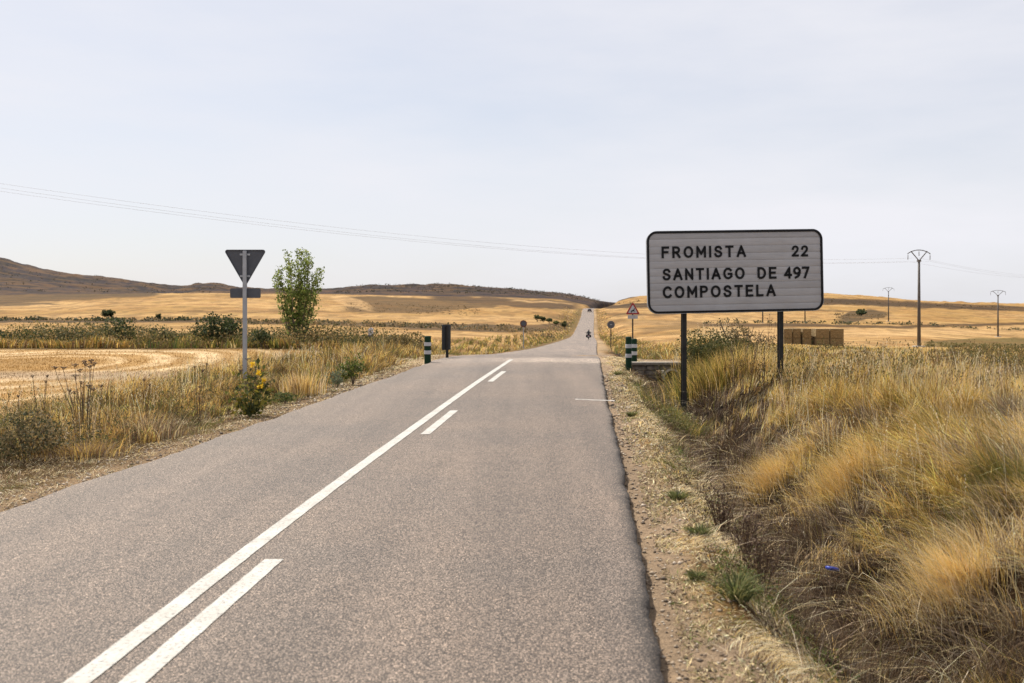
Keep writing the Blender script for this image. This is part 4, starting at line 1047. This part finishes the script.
# ------------------------------------------------------------------ small signs
def tri(r, w, inv=False, rad=.06, n=5):
    """rounded triangle side w, centred at centroid"""
    h = w*.866; pts = [(0, h*2/3), (-w/2, -h/3), (w/2, -h/3)]
    out = []
    for i in range(3):
        p = Vector(pts[i]); a = (Vector(pts[i-1])-p).normalized(); b = (Vector(pts[(i+1) % 3])-p).normalized()
        bis = (a+b).normalized(); c = p+bis*(r*2); t0 = p+a*(r*1.732); t1 = p+b*(r*1.732)
        a0 = math.atan2(t0.y-c.y, t0.x-c.x); a1 = math.atan2(t1.y-c.y, t1.x-c.x)
        d = (a1-a0+math.pi) % (2*math.pi)-math.pi
        for k in range(n+1): out.append((c.x+r*math.cos(a0+d*k/n), c.y+r*math.sin(a0+d*k/n)))
    return [(x, -z) for x, z in out][::-1] if inv else out
def giveway():
    y = 21.2; S = y/F; x = at(245.3, y); z = ground(x, y); o = empty('give_way_sign', (x, y, z))
    tag(o, 'grey back of an inverted triangular give way sign on a pole left of the road', 'road sign')
    def zz(v): return EYE-(v-HZ)*S-z
    w = 42.5*S; ty = zz(249.8)-w*.866/3
    p = MB(); p.prism([(a, b+ty) for a, b in tri(.04, w, True)], 0, .004); p.build('triangle_plate', M_BACK, o)
    # rolled rim
    A = tri(.045, w+.01, True); B = tri(.03, w-.05, True); k = len(A); rim = MB()
    rim.add([(a, -.022, b+ty) for a, b in A]+[(a, -.022, b+ty) for a, b in B]+[(a, .006, b+ty) for a, b in A], [f for i in range(k) for f in ((i, (i+1) % k, k+(i+1) % k, k+i), (i, 2*k+i, 2*k+(i+1) % k, (i+1) % k))])
    rim.build('rolled_rim', M_BACK, o)
    q = MB(); q.prism([(a, b+(zz(288.3)+zz(298))/2) for a, b in rrect(30.5*S, 9.7*S, .03, 4)], 0, .02); q.build('supplementary_plate', M_BACK, o, .002)
    m = MB(); m.box(-.042, .042, -.066, -.004, -.3, zz(250.8)); m.build('pole', M_STEEL, o, .006)
    b = MB()
    for hz in (ty+.16, ty-.30): b.box(-.11, .11, -.03, -.024, hz-.02, hz+.02)
    b.build('clamp', M_STEEL, o)
    q = MB(); q.prism([(a, b+ty) for a, b in tri(.04, w-.004, True)], .007, .009); q.build('red_front', M_RED, o)
    q = MB(); q.prism([(a, b+ty) for a, b in tri(.03, w*.62, True)], .0095, .012); q.build('white_front', M_WHITE, o)
giveway()
def bollard(px, y, lb, vt, vb, r=.10):
    x = at(px, y); z = ground(x, y); S = y/F; zt = EYE-(vt-HZ)*S-z; o = empty('marker_bollard', (x, y, z)); tag(o, lb, 'bollard', 'green and white marker bollards')
    H = zt
    b = MB(); b.lathe([(r, -.35), (r, H-.05), (r*.96, H-.02), (r*.8, H-.004), (.01, H)], n=22); b.build('body', M_GREEN, o, smooth=False)
    for f in (.44, .72):
        q = MB(); q.lathe([(r+.003, H*f-.055), (r+.006, H*f-.05), (r+.006, H*f+.05), (r+.003, H*f+.055)], n=22); q.build('reflective_band', M_WHITE, o)
bollard(427.7, 29.8, 'green bollard with two white bands at the left road edge', 335.8, 359, .10)
bollard(628.6, 28.8, 'nearer green and white bollard of the pair at the right road edge', 336.5, 364, .088)
bollard(634.2, 30.6, 'farther green and white bollard half hidden behind its twin on the right', 338.5, 361, .088)

def board_back():
    y = 33; S = y/F; x = at(446.5, y); z = ground(x, y); o = empty('chevron_board', (x, y, z), R(38))
    tag(o, 'narrow dark upright board seen from behind next to the left bollard', 'road sign')
    zt = EYE-(324.5-HZ)*S-z; zb = EYE-(350-HZ)*S-z
    b = MB(); b.prism([(a, c+(zt+zb)/2) for a, c in rrect(.34, zt-zb, .03, 4)], 0, .03); b.build('panel', simple('dark_board', (.02, .022, .025), .6), o)
    b = MB(); b.box(-.035, .035, -.07, -.002, -.3, zt-.05); b.build('post', M_DARKSTEEL, o)
board_back()
def round_sign(px, v, vb, y, d, lb, face):
    x = at(px, y); z = ground(x, y); S = y/F; zc = EYE-(v-HZ)*S-z; o = empty('round_sign', (x, y, z)); tag(o, lb, 'road sign')
    b = MB(); b.lathe([(d/2, 0), (d/2, .03)], (0, 0, zc), 28, 'y'); b.build('disc', M_BACK if face is None else face, o)
    if face is not None:
        b = MB(); b.lathe([(d*.36, -.004), (d*.36, -.002)], (0, 0, zc), 28, 'y'); b.build('centre', M_BACK, o)
    b = MB(); b.box(-.04, .04, .035, .09, -.3, zc+d*.4); b.build('post', M_STEEL if face else M_DARKSTEEL, o)
    b = MB(); b.box(-.1, .1, -.012 if face is None else .031, 0 if face is None else .034, zc-.03, zc+.03); b.build('clamp', M_STEEL, o)
round_sign(523.5, 323.6, 348, 88, .62, 'small round dark sign with reddish rim on a post left of the road', simple('dull_red_face', (.10, .025, .022), .6))
round_sign(611, 324.6, 346, 84, .64, 'small round dark sign back on a thin post right of the road', None)
def warn():
    y = 62; S = y/F; x = at(632.8, y); z = ground(x, y); o = empty('warning_sign', (x, y, z)); tag(o, 'red bordered triangular warning sign with a black symbol and a small plate', 'road sign')
    w = 14.4*S; top = EYE-(301.8-HZ)*S-z; cz = top-w*.866*2/3
    b = MB(); b.prism([(a, c+cz) for a, c in tri(.05, w)], 0, .02); b.build('red_border', M_RED, o)
    b = MB(); b.prism([(a, c+cz-.0) for a, c in tri(.03, w*.66)], -.006, -.002); b.build('white_face', M_WHITE, o)
    # leaping animal: body, neck, head, legs
    k = w*.011
    def P(pts): return [(a*k, c*k+cz-.03) for a, c in pts]
    b = MB(); b.prism(P([(-14, -6), (-9, 1), (-1, 3), (6, 8), (9, 14), (13, 14), (14, 10), (10, 7), (9, 0), (15, -4), (14, -7), (6, -4), (-2, -5), (-7, -8), (-9, -14), (-12, -14), (-11, -7)]), -.011, -.0065); b.build('animal_symbol', M_BLACK, o)
    b = MB(); b.prism([(a, c+EYE-(317-HZ)*S-z) for a, c in rrect(10*S, 3.6*S, .02, 3)], 0, .015); b.build('distance_plate', simple('plate_grey', (.42, .40, .40), .6), o)
    b = MB(); b.box(-.04, .04, .022, .09, -.3, top-.3); b.build('post', M_DARKSTEEL, o)
warn()

# ------------------------------------------------------------------ culvert headwall at farm track
def culvert():
    y = 29.7; x0 = float(xr(y))+.95; o = empty('culvert_headwall', (x0+1.15, y, -.70)); tag(o, 'low rough stone headwall with pale cap where the farm track crosses the ditch', 'culvert wall')
    m = MB(); rs = random.Random(3)
    for row in range(4):
        xx = -1.15
        while xx < .65:
            w = rs.uniform(.22, .42); zz = row*.15
            if not (row < 3 and -.3 < xx+w/2 < .3):
                m.box(xx+.008, xx+w-.008, -.16+rs.uniform(-.03, .03), .16, zz+.006, zz+.144)
            xx += w
    m.build('stonework', M_STONE, o, .02)
    c = MB(); c.box(-1.25, .75, -.22, .24, .603, .69); c.build('cap', simple('dusty_cap', (.22, .19, .155), .95, 0, .35, 9), o, .02)
    p = MB(); prof = []
    n = 20
    p.add([(.27*math.cos(2*math.pi*k/n), -.2, .24+.27*math.sin(2*math.pi*k/n)) for k in range(n)]+[(.27*math.cos(2*math.pi*k/n), 1.2, .24+.27*math.sin(2*math.pi*k/n)) for k in range(n)]
          + [(.21*math.cos(2*math.pi*k/n), -.2, .24+.21*math.sin(2*math.pi*k/n)) for k in range(n)]+[(.21*math.cos(2*math.pi*k/n), 1.2, .24+.21*math.sin(2*math.pi*k/n)) for k in range(n)],
          [f for k in range(n) for f in ((k, (k+1) % n, n+(k+1) % n, n+k), (2*n+k, 3*n+k, 3*n+(k+1) % n, 2*n+(k+1) % n), (k, 2*n+k, 2*n+(k+1) % n, (k+1) % n))])
    p.build('pipe', M_CONC, o)
culvert()
# loose stones in the ditch and on the verge
for i, (px, v, s, lb) in enumerate([(57, 452, .16, 'flat grey stone on the left verge below the low shrub'), (745, 470, .13, 'grey brown stone lying in the ditch, left of the dark hollow'), (790, 472, .16, 'grey brown stone in the ditch, below the golden grass')]):
    y = (EYE+(.2 if px < 500 else .75))*F/(v-HZ); x = at(px, y); z = ground(x, y)
    bm = bmesh.new(); bmesh.ops.create_icosphere(bm, subdivisions=3, radius=s)
    for q in bm.verts: q.co *= 1+.25*(float(vnoise(q.co.x*14+i*9, q.co.y*14+q.co.z*11, 5))-.5); q.co.z *= .45; q.co.y *= .7
    me = bpy.data.meshes.new('stone'); bm.to_mesh(me); bm.free()
    o = link('stone', me, M_STONE); o.location = (x, y, z+.03); tag(o, lb, 'stone')
# blue litter
def litter():
    y = (EYE+.72)*F/(545-HZ); x = at(833.5, y); z = ground(x, y); o = empty('crushed_bottle', (x, y, z+.14), R(30)); o.rotation_euler = (R(8), R(14), R(30))
    tag(o, 'small crushed blue plastic bottle lying in the ditch', 'litter')
    m = MB(); prof = [(.012, -.09), (.034, -.085), (.036, -.05), (.029, -.03), (.037, -.01), (.030, .015), (.036, .04), (.022, .07), (.013, .082), (.013, .09)]
    m.lathe(prof, (0, 0, 0), 14, 'x'); m.v = [(a, b, c*.62) for a, b, c in m.v]; m.build('body', M_BLUE, o, smooth=True)
    m = MB(); m.lathe([(.015, .086), (.016, .09), (.016, .104), (.013, .107)], (0, 0, 0), 12, 'x'); m.build('cap', simple('dark_blue_cap', (.01, .02, .12), .4), o)
litter()
def marker():
    y = 56; x = at(370.5, y); z = ground(x, y); S = y/F; o = empty('marker_stone', (x, y, z)); tag(o, 'small pale marker stone with a dark side among weeds on the left', 'marker stone')
    zt = EYE-(327.5-HZ)*S-z; m = MB()
    m.prism([(-.12, zt-.42), (.14, zt-.45), (.16, zt-.1), (.08, zt), (-.06, zt-.03), (-.13, zt-.14)], -.1, .1); m.build('pale_top', simple('whitewash', (.62, .56, .55), .9), o, .02)
    m = MB(); m.prism([(-.16, -.2), (.2, -.2), (.17, zt-.43), (-.15, zt-.40)], -.12, .12); m.build('dark_base', M_STONE, o, .02)
marker()

# ------------------------------------------------------------------ straw bales
def bales():
    m, n, b = nt('straw_bale'); mp = N(n, 'ShaderNodeMapping'); n.links.new(geo(n), mp.inputs[0]); mp.inputs['Scale'].default_value = (2, 2, 16)
    f = noise(n, 3, 6, .7, mp.outputs[0]); n.links.new(ramp(n, f, [(.3, (.08, .05, .02)), (.5, (.22, .145, .06)), (.7, (.42, .30, .14))]), b.inputs['Base Color']); b.inputs['Roughness'].default_value = .95
    bump(n, b, f, .8, .08)
    tw = simple('baler_twine', (.25, .2, .12), .8)
    Y = 104; G = 'rectangular straw bales in the stack'
    xs = []
    for i, (pa, pb, yo) in enumerate([(784, 792.5, 0), (793.5, 802, .35), (803, 812, .1), (815, 828.6, -.35), (829, 843, -.35)]):
        for k in range(2):
            zt = EYE-(328.8-HZ)*Y/F; x0, x1 = at(pa, Y), at(pb, Y); h = .98
            zb = zt-h*(2-k)
            o = empty('straw_bale', ((x0+x1)/2, Y+yo+1.05, zb+.01))
            nm = ['leftmost', 'second from left', 'middle', 'second from right', 'rightmost'][i]
            tag(o, '%s straw bale in the %s row of the field stack' % (nm, 'upper' if k else 'lower'), 'straw bale', G)
            w = (x1-x0)/2-.02; q = MB(); q.box(-w, w, -1.05, 1.05, 0, h-.02); q.build('straw_block', m, o, .05)
            for s in (-.5, -.17, .17, .5):
                t = MB(); t.box(-w-.004, w+.004, s*1.9-.01, s*1.9+.01, -.002+.004, h-.015); t.build('twine', tw, o)
    # lowest visible ground under the stack: packed straw bed
    x0, x1 = at(783, Y), at(844, Y); zt = EYE-(328.8-HZ)*Y/F-1.96
    print('bale bottom', zt, 'ground', ground((x0+x1)/2, Y))
bales()

# ------------------------------------------------------------------ power poles and wires
def pole(px, y, vt, lb, wtop=2.7, rot=0.0, xy=None, ztop=None):
    if xy: x, y = xy
    else: x = at(px, y)
    z = ground(x, y); zt = (EYE-(vt-HZ)*y/F if ztop is None else ztop)-z
    o = empty('power_pole', (x, y, z), rot); tag(o, lb, 'power pole', 'steel poles carrying the power lines')
    m = MB(); hv = zt-1.25
    m.tube([(0, 0, -.4), (0, 0, hv*.5), (0, 0, hv)], [.21, .165, .12], 10); m.build('shaft', M_POLE, o, smooth=True)
    m = MB(); m.box(-.17, .17, -.17, .17, hv-.12, hv+.10)
    for s in (-1, 1): m.tube([(0, 0, hv), (s*wtop*.36, 0, zt-.16)], .055, 6)
    pts = [(wtop/2*u, 0, zt-.42*u*u-.02) for u in np.linspace(-1, 1, 11)]; m.tube(pts, .05, 6)
    m.build('crossarm_frame', M_POLE, o)
    for u in (-1, 0, 1):
        q = MB(); zz = zt-.42*u*u-.05; xx = wtop/2*u*.98
        q.tube([(xx, 0, zz), (xx, 0, zz-.7)], .018, 5)
        for k in range(4): q.lathe([(.03, 0), (.085, .03), (.03, .07)], (xx, 0, zz-.62+k*.12), 10)
        q.build('insulator', M_CERAMIC, o)
    b = MB(); b.box(-.55, .55, -.55, .55, -.35, .12); b.build('footing', M_CONC, o, .03)
    return o
pole(919, 113.3, 249.8, 'nearest and tallest steel power pole in the field right of the sign', 2.75, R(8))
pole(888.5, 313, 287.5, 'small distant power pole left of the nearest one', 3.6)
pole(998, 234, 290.2, 'distant power pole at the right frame edge', 3.6)
pole(805, 300, 286, 'distant power pole mostly hidden behind the right part of the big sign', 3.6)
pole(762.7, 290, 285, 'distant power pole mostly hidden behind the middle of the big sign', 3.6)
pole(0, 0, 0, 'power pole beyond the left frame edge holding the overhead wires', 2.75, R(55), xy=(-70, 38), ztop=15.9)
pole(0, 0, 0, 'power pole beyond the right frame edge holding the overhead wires', 2.75, R(20), xy=(110, 200), ztop=7.6)
M_WIRE = simple('aluminium_wire', (.42, .42, .45), .6, .3)
names = ['near', 'middle', 'far']
for side, (B, zf, lab) in enumerate([((-70, 38), lambda t: 6.5-6.6*t+15.0*t*t, 'crossing the sky over the road to the left'), ((110, 200), lambda t: 6.5+.2*t-2.4*t*(1-t), 'running from the nearest pole to the right edge')]):
    for i, u in enumerate((-1, 0, 1)):
        m = MB(); A = (at(919, 113.3), 113.3); pts = []
        for k in range(41):
            t = k/40
            ox = u*1.33*(math.cos(R(8))*(1-t)+math.cos(R(55 if side == 0 else 20))*t); oy = u*1.33*(math.sin(R(8))*(1-t)+math.sin(R(55 if side == 0 else 20))*t)
            pts.append((A[0]+(B[0]-A[0])*t+ox, A[1]+(B[1]-A[1])*t+oy, zf(t)+(.38 if u == 0 else 0)))
        m.tube(pts, .007, 5)
        o = m.build('overhead_wire', M_WIRE); tag(o, '%s thin overhead wire %s' % ({-1: 'first', 0: 'raised middle', 1: 'last'}[u], lab), 'wire', 'overhead power wires')

# ------------------------------------------------------------------ motorcycle with rider, and car
def moto():
    y = 176; x = at(588.6, y); z = float(roadz(x, y)); o = empty('touring_motorcycle', (x, y, z), R(-5)); tag(o, 'dark touring motorcycle with side cases riding away in the right lane', 'motorcycle')
    for yy, nm in ((-.72, 'wheel'), (.76, 'wheel')):
        w = MB(); w.lathe([(.20, -.07), (.31, -.06), (.33, 0), (.31, .06), (.20, .07)], (0, yy, .33), 20, 'x'); wo = w.build(nm, M_RUBBER, o)
        w = MB(); w.lathe([(.03, -.05), (.21, -.04), (.21, .04), (.03, .05)], (0, yy, .33), 16, 'x'); w.build('rim', M_STEEL, wo)
    b = MB(); b.prism([(-.85, .62), (-.6, .82), (-.1, .80), (.1, 1.02), (.45, 1.0), (.55, .75), (.3, .35), (-.3, .32)], -.16, .16)
    b.v = [(v[1], v[0], v[2]) for v in b.v]; b.build('body', M_CARPAINT, o, .03)
    b = MB(); b.add([(-.22, .5, 1.0), (.22, .5, 1.0), (.15, .38, 1.4), (-.15, .38, 1.4), (-.22, .53, 1.0), (.22, .53, 1.0), (.15, .41, 1.4), (-.15, .41, 1.4)], [(0, 1, 2, 3), (7, 6, 5, 4), (0, 4, 5, 1), (1, 5, 6, 2), (2, 6, 7, 3), (3, 7, 4, 0)]); b.build('windscreen', M_GLASS, o)
    b = MB(); b.tube([(-.42, .25, 1.02), (-.2, .36, 1.06), (.2, .36, 1.06), (.42, .25, 1.02)], .018, 6); b.build('handlebar', M_DARKSTEEL, o)
    for s in (-1, 1):
        b = MB(); b.box(s*.34-.13, s*.34+.13, -.92, -.42, .42, .86); b.build('side_case', M_BLACK, o, .04)
        b = MB(); b.tube([(s*.40, .33, 1.08), (s*.46, .33, 1.17)], .012, 5); b.ball((s*.47, .33, 1.2), .05, 8, (1.4, .5, .8)); b.build('mirror', M_BLACK, o)
    b = MB(); b.box(-.13, .13, -.97, -.955, .50, .64); b.build('number_plate', M_WHITE, o)
    b = MB(); b.box(-.09, .09, -.93, -.90, .70, .77); b.build('tail_light', M_RED, o)
    b = MB(); b.tube([(0, .76, .33), (0, .5, .95)], .05, 6); b.build('fork', M_STEEL, o)
    # rider
    p = empty('person', (x+.0, y, z), R(-5)); tag(p, 'rider in dark suit and helmet on the motorcycle, seen from behind', 'person')
    bm = bmesh.new(); V = {}
    def j(n, c): V[n] = bm.verts.new(c); return V[n]
    j('pel', (0, -.22, .88)); j('wa', (0, -.20, 1.05)); j('ch', (0, -.12, 1.28)); j('nk', (0, -.06, 1.46)); j('hd', (0, -.02, 1.62))
    for s, k in ((-1, 'l'), (1, 'r')):
        j('sh'+k, (s*.19, -.10, 1.38)); j('el'+k, (s*.33, .08, 1.16)); j('ha'+k, (s*.36, .27, 1.05))
        j('hi'+k, (s*.12, -.18, .86)); j('kn'+k, (s*.24, .26, .74)); j('an'+k, (s*.22, .02, .36)); j('to'+k, (s*.22, .18, .31))
    E = [('pel', 'wa'), ('wa', 'ch'), ('ch', 'nk'), ('nk', 'hd')]
    for k in 'lr': E += [('ch', 'sh'+k), ('sh'+k, 'el'+k), ('el'+k, 'ha'+k), ('pel', 'hi'+k), ('hi'+k, 'kn'+k), ('kn'+k, 'an'+k), ('an'+k, 'to'+k)]
    for a, b_ in E: bm.edges.new((V[a], V[b_]))
    RAD = dict(pel=.16, wa=.15, ch=.18, nk=.07, hd=.10, sh=.09, el=.06, ha=.045, hi=.12, kn=.075, an=.05, to=.05)
    bm.verts.ensure_lookup_table(); order = list(V); me = bpy.data.meshes.new('rider'); bm.to_mesh(me); bm.free()
    ob = bpy.data.objects.new('body', me); col.objects.link(ob); ob.parent = p; me.materials.append(M_CLOTH)
    md = ob.modifiers.new('s', 'SKIN'); ob.modifiers.new('u', 'SUBSURF').levels = 1
    for i, n_ in enumerate(order):
        k = n_ if n_ in RAD else n_[:2]; me.skin_vertices[0].data[i].radius = (RAD[k], RAD[k])
    me.skin_vertices[0].data[0].use_root = True
    h = MB(); h.ball((0, -.02, 1.64), .145, 14, (1, 1.12, 1.1)); h.build('helmet', M_HELMET, p, smooth=True)
moto()
def car():
    y = 450; x = at(589.6, y); z = float(roadz(x, y)); o = empty('parked_car', (x, y, z), R(-5)); o.name = 'dark_car'; tag(o, 'tiny dark car driving away near the crest of the far road', 'car')
    b = MB(); b.prism([(-2.1, .3), (-2.15, .75), (-1.95, .95), (.9, .98), (1.9, .85), (2.1, .6), (2.1, .3)], -.88, .88); b.v = [(v[1], v[0], v[2]) for v in b.v]; b.build('body', M_CARPAINT, o, .06)
    b = MB(); b.prism([(-1.9, .95), (-1.5, 1.45), (.1, 1.48), (1.0, .98)], -.74, .74); b.v = [(v[1], v[0], v[2]) for v in b.v]; b.build('cabin', M_GLASS, o, .06)
    for sx in (-1, 1):
        for sy in (-1.35, 1.35):
            w = MB(); w.lathe([(.2, -.1), (.32, -.09), (.32, .09), (.2, .1)], (sx*.8, sy, .32), 16, 'x'); w.build('wheel', M_RUBBER, o)
        b = MB(); b.box(sx*.7-.13, sx*.7+.13, -2.19, -2.12, .7, .88); b.build('tail_light', M_RED, o)
    b = MB(); b.box(-.26, .26, -2.18, -2.155, .45, .57); b.build('number_plate', M_WHITE, o)
car()

# ------------------------------------------------------------------ light, sky, camera
EL, AZ = 52, -38          # sun ahead and to the left of the view (+Y ahead)
d = Vector((math.sin(R(AZ))*math.cos(R(EL)), math.cos(R(AZ))*math.cos(R(EL)), math.sin(R(EL))))
su = bpy.data.lights.new('sun', 'SUN'); su.energy = 5.0; su.angle = R(.6); su.color = (1, .94, .84)
so = bpy.data.objects.new('sun', su); col.objects.link(so); so.rotation_euler = (-d).to_track_quat('-Z', 'Y').to_euler()
w = bpy.data.worlds.new('World'); sc.world = w; w.use_nodes = True; n = w.node_tree; bg = n.nodes['Background']
sky = n.nodes.new('ShaderNodeTexSky'); sky.sky_type = 'NISHITA'; sky.sun_disc = False; sky.sun_elevation = R(EL); sky.sun_rotation = R(AZ)
sky.dust_density = 2.5; sky.air_density = 1.0; sky.ozone_density = 1.5; sky.altitude = 800
tc = n.nodes.new('ShaderNodeTexCoord')
mp = n.nodes.new('ShaderNodeMapping'); mp.inputs['Rotation'].default_value = (R(10), R(18), R(30)); mp.inputs['Scale'].default_value = (1.1, .38, 4.2); n.links.new(tc.outputs['Generated'], mp.inputs[0])
f = noise(n, 1.7, 6, .55, mp.outputs[0])
fac = ramp(n, f, [(.30, (.62, .62, .62)), (.68, (1, 1, 1))])
c = mixc(n, fac, sky.outputs[0], (7.75, 7.75, 8.2))
n.links.new(c, bg.inputs[0]); bg.inputs[1].default_value = .080
sc.view_settings.view_transform = 'Standard'; sc.view_settings.look = 'None'; sc.view_settings.gamma = 1; sc.view_settings.exposure = 0.50

cam = bpy.data.cameras.new('camera'); co = bpy.data.objects.new('camera', cam); col.objects.link(co); sc.camera = co
co.location = (0, 0, EYE); co.rotation_euler = (R(90), 0, 0)
cam.sensor_width = 36; cam.lens = 36*F/1024; cam.shift_y = -(341.5-HZ)/1024
cam.clip_start = .1; cam.clip_end = 8000
cam.dof.use_dof = True; cam.dof.focus_distance = 18; cam.dof.aperture_fstop = 2.8
sc.cycles.max_bounces = 6; sc.cycles.transparent_max_bounces = 4
